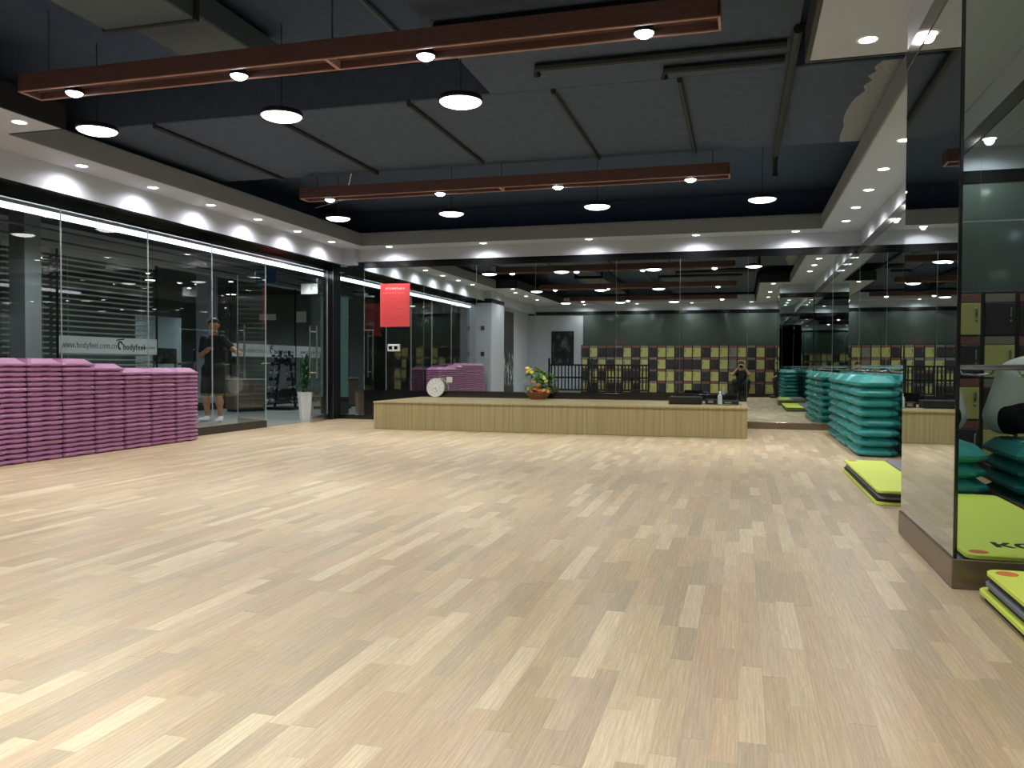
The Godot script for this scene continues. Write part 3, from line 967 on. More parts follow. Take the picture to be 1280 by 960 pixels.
# ------------------------------------------------------------------ things on the stage and on the back mirrors
func build_stage_things() -> void:
	# red notice
	var nt := thing("notice", "red printed notice stuck on the back mirror", "notice", Vector3(-6.05, 2.08, ZB + 0.001))
	var r3 := RandomNumberGenerator.new()
	r3.seed = 5
	var im := Image.create(148, 210, false, Image.FORMAT_RGB8)
	im.fill(rgb(226, 74, 78))
	# title: a row of block characters, then rows of small characters
	for c in 9:
		for k in 9:
			im.fill_rect(Rect2i(26 + c * 11 + (r3.randi() % 6), 18 + (r3.randi() % 10), 2 + r3.randi() % 4, 2), rgb(252, 216, 206))
	for row in 16:
		var y := 42 + row * 10
		var x := 16
		var xe := 40 + r3.randi() % 92
		if row % 4 == 0: xe = 126
		while x < xe:
			for k in 3:
				im.fill_rect(Rect2i(x + r3.randi() % 4, y + r3.randi() % 5, 1 + r3.randi() % 3, 1), rgb(150, 34, 44) if row > 0 else rgb(250, 196, 190))
			x += 6
	im.generate_mipmaps()
	var pm := mat(Color.WHITE, 0.55)
	pm.albedo_texture = ImageTexture.create_from_image(im)
	put("sheet", span(Vector3(-0.29, -0.39, 0), Vector3(0.29, 0.39, 0.003)), mat(rgb(226, 74, 78), 0.55), nt)
	var st := begin()
	quad(st, Vector3(-0.285, 0.385, 0.0036), Vector3(0.285, 0.385, 0.0036), Vector3(0.285, -0.385, 0.0036), Vector3(-0.285, -0.385, 0.0036), Vector3(0, 0, 1), [Vector2(0, 0), Vector2(1, 0), Vector2(1, 1), Vector2(0, 1)])
	put("print", st.commit(), pm, nt)
	# thermostat
	var th := thing("control_panel", "white two-button control panel on the back mirror below the red notice", "control panel", Vector3(-6.07, 1.31, ZB + 0.001))
	put("casing", span(Vector3(-0.115, -0.065, 0), Vector3(0.115, 0.065, 0.03), 0.008), M.white, th)
	for x in [-0.055, 0.05]:
		put("screen", span(Vector3(x - 0.035, -0.03, 0.03), Vector3(x + 0.035, 0.03, 0.033), 0.001), M.black_gloss, th)
	var cd := thing("paper_card", "small white card stuck on the back mirror beside the clock", "card", Vector3(-5.00, 0.74, ZB + 0.001))
	put("card_sheet", span(Vector3(-0.055, -0.05, 0), Vector3(0.055, 0.05, 0.003)), M.white, cd)
	# clock leaning on the mirror
	var ck := thing("wall_clock", "round white wall clock leaning on the back mirror on the stage", "clock", Vector3(-5.22, 0.432, ZB + 0.13))
	ck.rotation.x = -0.14
	var rim := lathe_mesh([Vector2(0.0, -0.02), Vector2(0.158, -0.02), Vector2(0.166, -0.012), Vector2(0.168, 0.012), Vector2(0.160, 0.018), Vector2(0.150, 0.010), Vector2(0.0, 0.010)], 40)
	var body := put("casing", rim, mat(rgb(222, 220, 214), 0.4), ck, Vector3(0, 0.168, 0))
	body.rotation.x = PI / 2
	var dial := put("dial", lathe_mesh([Vector2(0.149, 0.0105), Vector2(0.0, 0.0125)], 40), M.white, body)
	put("inner_ring", lathe_mesh([Vector2(0.078, 0.0135), Vector2(0.082, 0.0135)], 32), mat(rgb(150, 146, 142), 0.6), body)
	for k in 12:
		var t := TAU * k / 12.0
		var tick := put("hour_mark", box_mesh(Vector3(0.006, 0.002, 0.022)), mat(rgb(196, 84, 74), 0.6) if k in [1, 2] else M.ink, body, Vector3(sin(t) * 0.125, 0.0135, -cos(t) * 0.125))
		tick.rotation.y = -t
	for q in [[0.06, 2.2], [0.09, 3.6]]:
		var hand := put("hand", box_mesh(Vector3(0.006, 0.002, q[0]), 0.0, Vector3(0, 0, -q[0] / 2)), M.ink, body, Vector3(0, 0.0155, 0))
		hand.rotation.y = q[1]
	# flower basket
	var fb := thing("flower_basket", "brown wicker basket of green, yellow and orange flowers on the stage", "flower basket", Vector3(-3.30, 0.432, ZB + 0.30))
	var wick := mat(rgb(134, 84, 52), 0.7)
	put("basket", lathe_mesh([Vector2(0.0, 0.0), Vector2(0.13, 0.0), Vector2(0.17, 0.05), Vector2(0.21, 0.10), Vector2(0.22, 0.112), Vector2(0.20, 0.112), Vector2(0.16, 0.07), Vector2(0.0, 0.06)], 24), wick, fb)
	for k in 5:
		put("wicker_band", lathe_mesh([Vector2(0.138 + k * 0.017, 0.004 + k * 0.023), Vector2(0.146 + k * 0.017, 0.011 + k * 0.023), Vector2(0.142 + k * 0.017, 0.018 + k * 0.023)], 24), mat(rgb(158, 100, 62), 0.7), fb)
	var leaf := leaf_mesh(0.14, 0.05)
	var greens := [mat(rgb(46, 128, 62), 0.5), mat(rgb(28, 96, 54), 0.5), mat(rgb(112, 158, 52), 0.5)]
	var fr := RandomNumberGenerator.new()
	fr.seed = 21
	for k in 70:
		var a := fr.randf() * TAU
		var h := fr.randf_range(0.10, 0.46)
		var r := fr.randf_range(0.02, 0.17) * (1.15 - h)
		var o := put("leaf", leaf, greens[fr.randi() % 3], fb, Vector3(cos(a) * r - 0.09 * h, h, sin(a) * r * 0.8))
		o.rotation = Vector3(fr.randf_range(-0.3, 1.0), -a + PI / 2 + fr.randf_range(-0.5, 0.5), fr.randf_range(-0.4, 0.4))
	var petals := petal_flower()
	var cols := [mat(rgb(236, 218, 62), 0.6), mat(rgb(232, 118, 52), 0.6), mat(rgb(240, 170, 110), 0.6), mat(rgb(210, 216, 120), 0.6)]
	for q in [[-0.19, 0.52, 0, 0], [-0.14, 0.49, 0, 0], [-0.17, 0.46, 0.05, 0], [-0.10, 0.45, 0.06, 0], [0.12, 0.34, 0.06, 3], [0.15, 0.30, 0.05, 3], [0.09, 0.37, 0.02, 3], [-0.05, 0.30, 0.12, 2], [-0.02, 0.17, 0.16, 1], [0.06, 0.15, 0.17, 1], [-0.08, 0.14, 0.17, 1], [0.02, 0.20, 0.13, 1], [0.13, 0.15, 0.12, 2], [-0.13, 0.18, 0.12, 3], [0.18, 0.14, 0.06, 2], [0.03, 0.24, 0.12, 2]]:
		var o := put("flower", petals, cols[q[3]], fb, Vector3(q[0], q[1], q[2]))
		o.rotation = Vector3(fr.randf_range(0.5, 1.2), fr.randf_range(-0.8, 0.8), 0)
	# sound mixer and bits
	var mx := thing("sound_mixer", "black sound mixer box standing at the right of the stage", "mixer", Vector3(-0.80, 0.431, -12.55))
	put("casing", span(Vector3(-0.24, 0.0, -0.16), Vector3(0.24, 0.11, 0.16), 0.008), M.black, mx)
	put("fascia", span(Vector3(-0.225, 0.012, 0.16), Vector3(0.225, 0.098, 0.164), 0.001), M.black_gloss, mx)
	for i in 8:
		put("knob", rod_mesh(Vector3(-0.19 + i * 0.054, 0.11, 0.05), Vector3(-0.19 + i * 0.054, 0.125, 0.05), 0.011, 10), M.steel, mx)
	put("handle", span(Vector3(-0.16, 0.10, -0.17), Vector3(0.16, 0.15, -0.155), 0.004), M.black_metal, mx)
	for q in [["microphone_receiver", "small black receiver box with aerial on the stage next to the mixer", -0.42, 0.10, 0.07], ["receiver_box", "low black box at the stage end near the mixer", -0.16, 0.13, 0.05]]:
		var rb := thing(q[0], q[1], "receiver", Vector3(q[2], 0.431, -12.75))
		put("casing", span(Vector3(-q[3], 0, -0.08), Vector3(q[3], q[4], 0.08), 0.006), M.black, rb)
		put("label_plate", span(Vector3(-q[3] * 0.6, 0.012, 0.08), Vector3(q[3] * 0.2, q[4] - 0.015, 0.082)), M.steel, rb)
		put("aerial", rod_mesh(Vector3(q[3] * 0.8, q[4], -0.06), Vector3(q[3] * 0.9, q[4] + 0.12, -0.06), 0.004, 6), M.steel, rb)
	var bt := thing("water_bottle", "small clear bottle with white cap at the right end of the stage", "bottle", Vector3(-0.30, 0.431, -12.45))
	put("bottle_body", lathe_mesh([Vector2(0.0, 0.0), Vector2(0.03, 0.0), Vector2(0.032, 0.01), Vector2(0.032, 0.13), Vector2(0.013, 0.17), Vector2(0.012, 0.18)], 16), mat(rgb(190, 205, 210), 0.1), bt)
	put("cap", lathe_mesh([Vector2(0.014, 0.18), Vector2(0.014, 0.20), Vector2(0.0, 0.2)], 12), M.white, bt)
	var cb := begin()
	tube(cb, [Vector3(-0.56, 0.436, -12.6), Vector3(-0.4, 0.436, -12.4), Vector3(-0.2, 0.436, -12.3), Vector3(-0.05, 0.436, -12.4), Vector3(0.0, 0.436, -12.7)], 0.005, 6)
	tag(put("audio_cable", cb.commit(), M.black), "black cable lying on the stage beside the mixer", "cable")

func leaf_mesh(l: float, w: float) -> ArrayMesh:
	var st := begin()
	var n := 5
	for i in n:
		var t0 := float(i) / n
		var t1 := float(i + 1) / n
		var w0 := sin(PI * pow(t0, 0.7)) * w / 2
		var w1 := sin(PI * pow(t1, 0.7)) * w / 2
		var y0 := 0.25 * l * t0 * (1.0 - t0)
		var y1 := 0.25 * l * t1 * (1.0 - t1)
		for s in [-1.0, 1.0]:
			quad(st, Vector3(0, y0, t0 * l), Vector3(s * w0, y0 + w0 * 0.4, t0 * l), Vector3(s * w1, y1 + w1 * 0.4, t1 * l), Vector3(0, y1, t1 * l), Vector3.UP)
	return st.commit()

func petal_flower() -> ArrayMesh:
	var st := begin()
	for k in 7:
		var t := TAU * k / 7.0
		var d := Vector3(cos(t), 0.25, sin(t)) * 0.042
		var s := Vector3(-sin(t), 0, cos(t)) * 0.018
		quad(st, Vector3.ZERO, d * 0.6 + s, d, d * 0.6 - s, Vector3.UP)
	for p in ring(Vector3(0, 0.006, 0), Vector3.UP, 0.012, 8).size():
		var r := ring(Vector3(0, 0.006, 0), Vector3.UP, 0.012, 8)
		tri(st, Vector3(0, 0.014, 0), r[p], r[(p + 1) % 8], Vector3.UP)
	return st.commit()

# ------------------------------------------------------------------ the end of the hall that the mirrors show
func build_wall_behind() -> void:
	struct_mesh("wall_front", span(Vector3(XL - 0.2, -0.1, ZF + 0.02), Vector3(XR + 0.3, YD, ZF + 0.3)), M.white_wall)
	var dark := mat(rgb(74, 84, 82), 0.08, 0.0, 0.6)
	struct_mesh("wall_front_panel", span(Vector3(-5.30, 1.72, ZF), Vector3(XR, YG, ZF + 0.03)), dark, Vector3.ZERO, "glossy grey green wall panel above the lockers")
	struct_mesh("trim_11", span(Vector3(XL, YG, ZF - 0.01), Vector3(XR, YM, ZF + 0.03), 0.002), M.black_gloss)
	# lockers: columns of four doors
	var lime := mat(rgb(172, 168, 104), 0.45)
	var dk := mat(rgb(44, 40, 46), 0.4)
	var red := mat(rgb(116, 74, 70), 0.5)  # reddish reflection on the locker rails, put into their colour
	var grey := mat(rgb(120, 112, 104), 0.5)
	var carc := mat(rgb(34, 32, 32), 0.5)
	var door := box_mesh(Vector3(0.252, 0.30, 0.016), 0.003)
	var rail := box_mesh(Vector3(0.252, 0.075, 0.014), 0.002)
	var pull := box_mesh(Vector3(0.018, 0.09, 0.02), 0.004)
	var lock := rod_mesh(Vector3(0, 0, -0.004), Vector3(0, 0, 0.004), 0.012, 10)
	var pattern := ["kykkkykykyykyykyylykyk", "ykykyykykykkkkykylykyk", "kykyykkykyykyykykykyky", "ykykkykyykykykkyykkyky"]
	var x := -5.20
	var i := 0
	while x < 1.55:
		var t := thing("locker_column", ORD[i] + " column of lime and dark gym lockers from the framed picture", "locker", Vector3(x, 0.0, 0.525), PI, "gym lockers")
		put("carcass", span(Vector3(-0.145, 0.0, -0.06), Vector3(0.145, 1.72, 0.02), 0.003), carc, t)
		for r in 4:
			var y := 1.70 - 0.40 * (r + 1) + 0.05
			var ch: String = pattern[r][i % pattern[r].length()]
			var dm: Material = lime if ch == "y" else (grey if ch == "l" else dk)
			put("locker_top_rail", rail, red if (i > 8 or r % 2 == 0) and i % 3 != 1 else grey, t, Vector3(0, y + 0.305, 0.025))
			var d := put("door", door, dm, t, Vector3(0, y + 0.11, 0.026))
			put("pull", pull, M.steel, d, Vector3(0.09, 0.06, 0.014))
			put("lock", lock, M.steel, d, Vector3(0.09, -0.02, 0.010))
		x += 0.29
		i += 1
	# framed picture and racks
	var pic := thing("framed_picture", "dark framed black-and-white picture on the pale rear wall", "picture", Vector3(-6.02, 1.62, ZF), PI)
	put("frame", span(Vector3(-0.40, -0.58, 0.0), Vector3(0.40, 0.58, 0.03), 0.004), M.black, pic)
	var noise := FastNoiseLite.new()
	noise.seed = 9
	noise.frequency = 0.03
	var im := image_tex(96, 144, func(px, py):
		var v := clampf(0.10 + noise.get_noise_2d(px * 1.0, py * 0.5) * 0.5, 0.02, 0.6)
		return Color(v * 0.95, v, v))
	var pmat := mat(Color.WHITE, 0.3)
	pmat.albedo_texture = im
	var st := begin()
	quad(st, Vector3(-0.37, 0.55, 0.0306), Vector3(0.37, 0.55, 0.0306), Vector3(0.37, -0.55, 0.0306), Vector3(-0.37, -0.55, 0.0306), Vector3(0, 0, 1), [Vector2(0, 0), Vector2(1, 0), Vector2(1, 1), Vector2(0, 1)])
	put("print", st.commit(), pmat, pic)
	# dark panel with a pale brush pattern beside the white left column
	var bp := thing("brush_panel", "dark panel with pale brush strokes on the near left wall", "panel", Vector3(XL + 0.002, 0.12, -2.3), PI / 2)
	put("board", span(Vector3(-0.85, 0, 0), Vector3(0.85, 2.6, 0.03), 0.004), mat(rgb(52, 52, 58), 0.6), bp)
	var n2 := FastNoiseLite.new()
	n2.seed = 4
	n2.frequency = 0.06
	var sm := mat(Color.WHITE, 0.6)
	sm.albedo_texture = image_tex(128, 192, func(px, py):
		var h: float = clampf((py - 70) / 70.0, 0.0, 1.0) * clampf((190 - py) / 40.0, 0.0, 1.0)
		var v: float = 0.75 if n2.get_noise_2d(px * 1.6, py * 0.35) * h > 0.14 else 0.2
		return Color(v, v, v * 1.05))
	var s2 := begin()
	quad(s2, Vector3(-0.83, 2.58, 0.0306), Vector3(0.83, 2.58, 0.0306), Vector3(0.83, 0.02, 0.0306), Vector3(-0.83, 0.02, 0.0306), Vector3(0, 0, 1), [Vector2(0, 0), Vector2(1, 0), Vector2(1, 1), Vector2(0, 1)])
	put("print", s2.commit(), sm, bp)
	for q in [[-5.65, 1.35, "black two-tier bar rack in front of the framed picture"], [-3.9, 1.9, "wide black two-tier bar rack in front of the lockers"]]:
		var rk := thing("bar_rack", q[2], "rack", Vector3(q[0], 0, -0.15))
		for sx in [-1.0, 1.0]:
			var up := put("upright", span(Vector3(sx * q[1] / 2 - 0.03, 0, -0.03), Vector3(sx * q[1] / 2 + 0.03, 1.25, 0.03), 0.004), M.black_metal, rk)
			put("foot", span(Vector3(sx * q[1] / 2 - 0.035, 0, -0.28), Vector3(sx * q[1] / 2 + 0.035, 0.05, 0.28), 0.004), M.black_metal, up)
		for y in [0.18, 0.60, 1.02]:
			put("shelf_rail", span(Vector3(-q[1] / 2, y - 0.03, -0.05), Vector3(q[1] / 2, y + 0.03, 0.05), 0.004), M.black_metal, rk)
		var m := int(q[1] / 0.115)
		for tier in 2:
			for k in m:
				var bx: float = -q[1] / 2 + 0.08 + (q[1] - 0.16) * k / (m - 1)
				put("upright_bar", rod_mesh(Vector3(bx, 0.21 + tier * 0.42, 0), Vector3(bx, 0.57 + tier * 0.42, 0), 0.024, 8), M.black_metal, rk)

# ------------------------------------------------------------------ the corridor outside the glass
func build_corridor() -> void:
	var XP := -11.2
	var paint := mat(rgb(104, 118, 118), 0.7)   # one wall paint for the corridor and the gym
	var cf := struct_node("floor_corridor", "grey tiled corridor floor outside the glass")
	put("screed", span(Vector3(-18, -0.2, -24), Vector3(XL - 0.1, -0.012, 1.0)), M.subfloor, cf)
	var t0 := mat(rgb(150, 156, 150), 0.3)
	var t1 := mat(rgb(138, 146, 142), 0.3)
	var tile := box_mesh(Vector3(0.596, 0.012, 0.596), 0.002)
	var x := XL - 0.1 - 0.3
	while x > -14.0:
		var z := -7.3
		while z > -22.0:
			put("tile", tile, t0 if rng.randf() < 0.6 else t1, cf, Vector3(x, -0.006, z))
			z -= 0.6
		x -= 0.6
	struct_mesh("ceiling_corridor", span(Vector3(-18.2, 3.3, -24), Vector3(XL - 0.2, 3.5, 1.0)), mat(rgb(36, 40, 44), 0.8))
	struct_mesh("wall_corridor_far", span(Vector3(-18.2, -0.1, -24), Vector3(-18, 3.4, 1.0)), paint)
	struct_mesh("wall_corridor_end", span(Vector3(-18.2, -0.1, -24.2), Vector3(-6.0, 3.4, -24)), paint)
	struct_mesh("wall_corridor_side", span(Vector3(-6.66, -0.1, -24.1), Vector3(-6.45, 3.4, ZB - 0.3)), paint)
	struct_mesh("wall_corridor_near", span(Vector3(-18.2, -0.1, 0.8), Vector3(XL - 0.2, 3.4, 1.0)), paint)
	# bulkhead above the opposite glass
	struct_mesh("trim_12", span(Vector3(XP - 0.15, 2.95, -22), Vector3(XP + 0.15, 3.3, -6.5), 0.004), mat(rgb(168, 170, 166), 0.8), Vector3.ZERO, "pale bulkhead over the glass across the corridor")
	struct_mesh("baseboard_corridor", span(Vector3(XP - 0.05, 0, -22), Vector3(XP + 0.05, 0.12, -6.5), 0.003), M.black_gloss)
	# opposite glass with the printed band
	var bandm := mat(rgb(214, 218, 214), 0.6)
	var edges := [-6.5, -9.0, -11.3, -13.75, -16.2, -19.0, -22.0]
	for i in edges.size() - 1:
		var t := thing("corridor_glass", ORD[i] + " glass panel from the near end across the corridor", "glass panel", Vector3(XP, 0.12, (edges[i] + edges[i + 1]) / 2), 0.0, "printed glass across the corridor")
		var h: float = (edges[i] - edges[i + 1]) / 2 - 0.01
		put("pane", span(Vector3(-0.006, 0, -h), Vector3(0.006, 2.83, h)), M.glass, t)
		put("edge_strip", span(Vector3(-0.02, 0, -h - 0.02), Vector3(0.02, 2.83, -h)), M.black_metal, t)
		if i == 2 or i >= 4:
			var b := put("print_band", span(Vector3(0.007, 1.06, -h), Vector3(0.010, 1.36, h)), bandm, t)
			text_part("www.bodyfeel.com.cn", 0.13, M.ink, b, Vector3(0.011, 1.20, h * 0.42), Vector3(0, PI / 2, 0), "web_address")
			text_part("bodyfeel", 0.14, M.ink, b, Vector3(0.011, 1.19, -h * 0.48), Vector3(0, PI / 2, 0), "emblem_lettering", true)
			text_part("www.bodyfeel", 0.06, M.ink, b, Vector3(0.011, 1.19, -h * 0.80), Vector3(0, PI / 2, 0), "web_address")
			var em := begin()
			var arc := []
			for k in 9:
				var a := lerpf(0.1, 1.5, k / 8.0) * PI
				arc.append(Vector3(0.012, 1.22 + sin(a) * 0.07, -h * 0.18 - cos(a) * 0.05))
			tube(em, arc, 0.016, 6)
			tube(em, [Vector3(0.012, 1.31, -h * 0.18 + 0.09), Vector3(0.012, 1.33, -h * 0.18), Vector3(0.012, 1.34, -h * 0.18 - 0.10)], 0.012, 6)
			put("emblem", em.commit(), M.ink, b)
	# slatted blinds behind that glass
	var slat_m := mat(rgb(206, 212, 202), 0.5)
	var slat := box_mesh(Vector3(0.05, 0.006, 2.44), 0.001)
	for q in [[-12.52, "pale slatted blind behind the printed corridor glass"], [-10.75, "narrow slatted blind beside a grey pillar behind the corridor glass"]]:
		var bl := thing("slatted_blind", q[1], "blind", Vector3(XP - 0.09, 0.0, q[0]), 0.0, "")
		if q[0] > -11.0: bl.scale = Vector3(1, 1, 0.38)
		put("head_rail", span(Vector3(-0.03, 2.87, -1.25), Vector3(0.03, 2.95, 1.25), 0.002), slat_m, bl)
		for k in 28:
			var o := put("slat", slat, slat_m, bl, Vector3(0, 0.20 + k * 0.0965, 0))
			o.rotation.z = 0.5
		for z in [-0.9, 0.9]:
			put("cord", rod_mesh(Vector3(0, 0.2, z), Vector3(0, 2.87, z), 0.003, 5), M.white, bl)
	# pillars
	for q in [[-10.4, -9.9, 0.3, "grey square pillar in the corridor beside the slatted blind"], [-11.5, -15.75, 0.32, "white square pillar in the corridor behind the standing man"]]:
		var p := thing("pillar", q[3], "pillar", Vector3(q[0], 0, q[1]))
		put("shaft", span(Vector3(-q[2] / 2, 0, -q[2] / 2), Vector3(q[2] / 2, 3.3, q[2] / 2), 0.004), M.white_wall if q[1] < -12 else mat(rgb(120, 128, 126), 0.7), p)
		put("plinth", span(Vector3(-q[2] / 2 - 0.01, 0, -q[2] / 2 - 0.01), Vector3(q[2] / 2 + 0.01, 0.14, q[2] / 2 + 0.01), 0.003), M.black_gloss, p)
	# unseen lamps added to brighten the corridor and the gym
	var nth := 0
	for q in [[-9.2, -9.5], [-9.2, -13.0], [-9.2, -16.5], [-9.2, -20.0], [-14.0, -12.0], [-14.0, -17.0], [-14.5, -21.0]]:
		nth += 1
		var t := thing("added_corridor_lamp", ORD[nth - 1] + " added ceiling lamp outside the glass, counted along the corridor", "lamp", Vector3(q[0], 3.05, q[1]), 0.0, "added corridor lamps")
		put("shade", lathe_mesh([Vector2(0.14, 0.004), Vector2(0.15, 0.0), Vector2(0.14, 0.05), Vector2(0.04, 0.10), Vector2(0.0, 0.10)], 20), M.black_metal, t)
		put("diffuser", lathe_mesh([Vector2(0.0, -0.004), Vector2(0.14, 0.004)], 20), M.disc_lens, t)
		put("stem", rod_mesh(Vector3(0, 0.1, 0), Vector3(0, 0.25, 0), 0.01, 6), M.pipe, t)
		lamp_spot(t, Vector3(0, -0.02, 0), 4.5 if q[0] > -12.0 else 8.0, 80.0, 0.12, Color(0.92, 0.98, 1.0))
	# small spots scattered over the gym ceiling beyond
	var sr := RandomNumberGenerator.new()
	sr.seed = 31
	for k in 14:
		var t := thing("gym_spot", "tiny ceiling spot in the dark gym beyond the corridor glass", "spot lamp", Vector3(sr.randf_range(-16.5, -12.0), 3.29, sr.randf_range(-22.5, -9.0)), 0.0, "gym ceiling spots")
		put("trim_ring", ring_mesh, M.white_ring, t)
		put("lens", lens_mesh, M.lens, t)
	# hanging signs and exit sign
	for q in [[-9.6, 2.62, -16.9, 0.42, 0.24, M.white, "white hanging sign board over the corridor past the doors"], [-12.4, 2.2, -19.6, 0.5, 0.16, M.white, "small pale hanging sign in the gym beyond the corridor"], [-11.9, 2.18, -20.5, 0.3, 0.3, M.white, "small square hanging sign near the end of the corridor"], [-9.9, 2.75, -15.6, 0.5, 0.32, mat(rgb(40, 78, 120), 0.5), "blue hanging sign board over the corridor"]]:
		var s := thing("hanging_sign", q[6], "sign", Vector3(q[0], q[1], q[2]))
		put("board", span(Vector3(-q[3] / 2, 0, -0.015), Vector3(q[3] / 2, q[4], 0.015), 0.003), q[5], s)
		for sx in [-0.35, 0.35]:
			put("wire", rod_mesh(Vector3(sx * q[3], q[4], 0), Vector3(sx * q[3], 3.3 - q[1], 0), 0.004, 5), M.steel, s)
	# pipes under the corridor ceiling
	for q in [[-9.9, 2.98, "pale pipe along the corridor ceiling next to the bulkhead"], [-10.3, 2.90, "second pale pipe along the corridor ceiling under the bulkhead"]]:
		var st := begin()
		tube(st, [Vector3(q[0], q[1], -7.0), Vector3(q[0], q[1], -22.0)], 0.02, 6)
		tag(put("corridor_pipe", st.commit(), M.duct), q[2], "pipe")
	# frosted green screens and bin past the corner
	for q in [[-7.95, -15.0, 0.62, "frosted green glass screen seen past the black corner post"], [-7.15, -15.6, 0.62, "frosted green glass screen behind the back mirrors' edge"]]:
		var s := thing("frosted_screen", q[3], "glass screen", Vector3(q[0], 0, q[1]))
		put("pane", span(Vector3(-q[2] / 2, 0.35, -0.006), Vector3(q[2] / 2, 2.35, 0.006)), M.frosted, s)
		put("top_rail", span(Vector3(-q[2] / 2, 2.35, -0.012), Vector3(q[2] / 2, 2.38, 0.012)), M.steel, s)
		put("lower_panel", span(Vector3(-q[2] / 2, 0.0, -0.01), Vector3(q[2] / 2, 0.35, 0.01)), M.black_gloss, s)
	var bn := thing("waste_bin", "brown square waste bin beside the glass past the corner post", "bin", Vector3(-6.98, 0, -14.25))
	put("bin_body", lathe_mesh([Vector2(0.0, 0.0), Vector2(0.12, 0.0), Vector2(0.14, 0.48), Vector2(0.12, 0.50), Vector2(0.0, 0.50)], 4), mat(rgb(128, 112, 92), 0.5), bn)
	put("lid", lathe_mesh([Vector2(0.145, 0.48), Vector2(0.145, 0.53), Vector2(0.0, 0.54)], 4), M.steel, bn)
	# potted plant
	var pp := thing("potted_plant", "leafy green plant in a tall white pot outside the glass doors", "potted plant", Vector3(-7.62, 0, -13.25))
	put("pot", lathe_mesh([Vector2(0.0, 0.0), Vector2(0.10, 0.0), Vector2(0.155, 0.50), Vector2(0.14, 0.50), Vector2(0.13, 0.46), Vector2(0.0, 0.46)], 4), M.white, pp)
	var leaf := leaf_mesh(0.24, 0.06)
	var gm := [mat(rgb(44, 92, 42), 0.5), mat(rgb(30, 70, 34), 0.5)]
	var pr := RandomNumberGenerator.new()
	pr.seed = 12
	for k in 4:
		put("stem", rod_mesh(Vector3(0.02 * k - 0.03, 0.45, 0.02), Vector3(0.08 * k - 0.12, 0.95, 0.03 * k - 0.04), 0.008, 5), gm[1], pp)
	for k in 70:
		var a := pr.randf() * TAU
		var h := pr.randf_range(0.5, 1.05)
		var o := put("leaf", leaf, gm[k % 2], pp, Vector3(cos(a) * 0.05, h, sin(a) * 0.05))
		o.rotation = Vector3(pr.randf_range(-0.9, 0.5), a, 0)
	# dumbbell trees
	for q in [[-9.75, -16.1, "black dumbbell tree rack loaded with dumbbells beyond the glass doors"], [-8.9, -16.7, "second black dumbbell tree rack standing close to the brown cabinet"]]:
		var r := thing("dumbbell_rack", q[2], "dumbbell rack", Vector3(q[0], 0, q[1]))
		put("base", span(Vector3(-0.32, 0, -0.3), Vector3(0.32, 0.06, 0.3), 0.006), M.black_metal, r)
		for sx in [-1.0, 1.0]:
			put("upright", rod_mesh(Vector3(sx * 0.26, 0.06, 0), Vector3(sx * 0.10, 1.30, 0), 0.03, 8), M.black_metal, r)
		for k in 7:
			var y := 0.18 + k * 0.165
			var w := lerpf(0.30, 0.15, k / 6.0)
			for sx in [-1.0, 1.0]:
				var st := begin()
				rod(st, Vector3(sx * w - 0.07, y, 0.10), Vector3(sx * w + 0.07, y, 0.10), 0.014, 8)
				rod(st, Vector3(sx * w - 0.10, y, 0.10), Vector3(sx * w - 0.05, y, 0.10), 0.045, 8)
				rod(st, Vector3(sx * w + 0.05, y, 0.10), Vector3(sx * w + 0.10, y, 0.10), 0.045, 8)
				put("dumbbell", st.commit(), M.steel if k % 2 == 0 else M.black_metal, r)
	for q in [[-10.15, -15.2, 0.7, "brown low cabinet beside the dumbbell trees"], [-9.2, -17.6, 0.8, "brown low cabinet behind the dumbbell trees"]]:
		var c := thing("low_cabinet", q[3], "cabinet", Vector3(q[0], 0, q[1]), PI / 3)
		put("carcass", span(Vector3(-q[2] / 2, 0.05, -0.2), Vector3(q[2] / 2, 0.66, 0.2), 0.005), mat(rgb(112, 92, 78), 0.5), c)
		put("worktop", span(Vector3(-q[2] / 2 - 0.02, 0.66, -0.22), Vector3(q[2] / 2 + 0.02, 0.69, 0.22), 0.005), mat(rgb(140, 136, 128), 0.4), c)
		for sx in [-1.0, 1.0]:
			var d := put("door", span(Vector3(sx * q[2] / 4 - q[2] / 4 + 0.01, 0.08, 0.2), Vector3(sx * q[2] / 4 + q[2] / 4 - 0.01, 0.64, 0.215), 0.002), mat(rgb(122, 102, 86), 0.5), c)
			put("handle", span(Vector3(-sx * -0.03, 0.45, 0.215), Vector3(-sx * -0.03 + 0.012, 0.56, 0.228)), M.steel, d)
		put("plinth", span(Vector3(-q[2] / 2 + 0.02, 0, -0.18), Vector3(q[2] / 2 - 0.02, 0.05, 0.18)), M.black, c)
	# treadmills in the dark gym
	nth = 0
	for q in [[-13.2, -11.4], [-13.2, -15.6], [-13.2, -17.0], [-13.4, -18.4], [-13.0, -20.2]]:
		nth += 1
		var t := thing("treadmill", ORD[nth - 1] + " dark treadmill along the printed glass, counted from the slatted blinds", "treadmill", Vector3(q[0], 0, q[1]), PI / 2, "treadmills in the gym")
		put("running_deck", span(Vector3(-0.35, 0.05, -0.8), Vector3(0.35, 0.20, 0.8), 0.02), M.black, t)
		for sx in [-1.0, 1.0]:
			var st := begin()
			tube(st, [Vector3(sx * 0.36, 0.15, 0.55), Vector3(sx * 0.36, 1.05, 0.72), Vector3(sx * 0.36, 1.0, 0.25)], 0.03, 8)
			put("upright", st.commit(), M.steel, t)
			put("foot", span(Vector3(sx * 0.3 - 0.05, 0, 0.6), Vector3(sx * 0.3 + 0.05, 0.05, 0.75)), M.black, t)
		put("console", span(Vector3(-0.38, 1.0, 0.66), Vector3(0.38, 1.35, 0.74), 0.02), M.black_gloss, t)
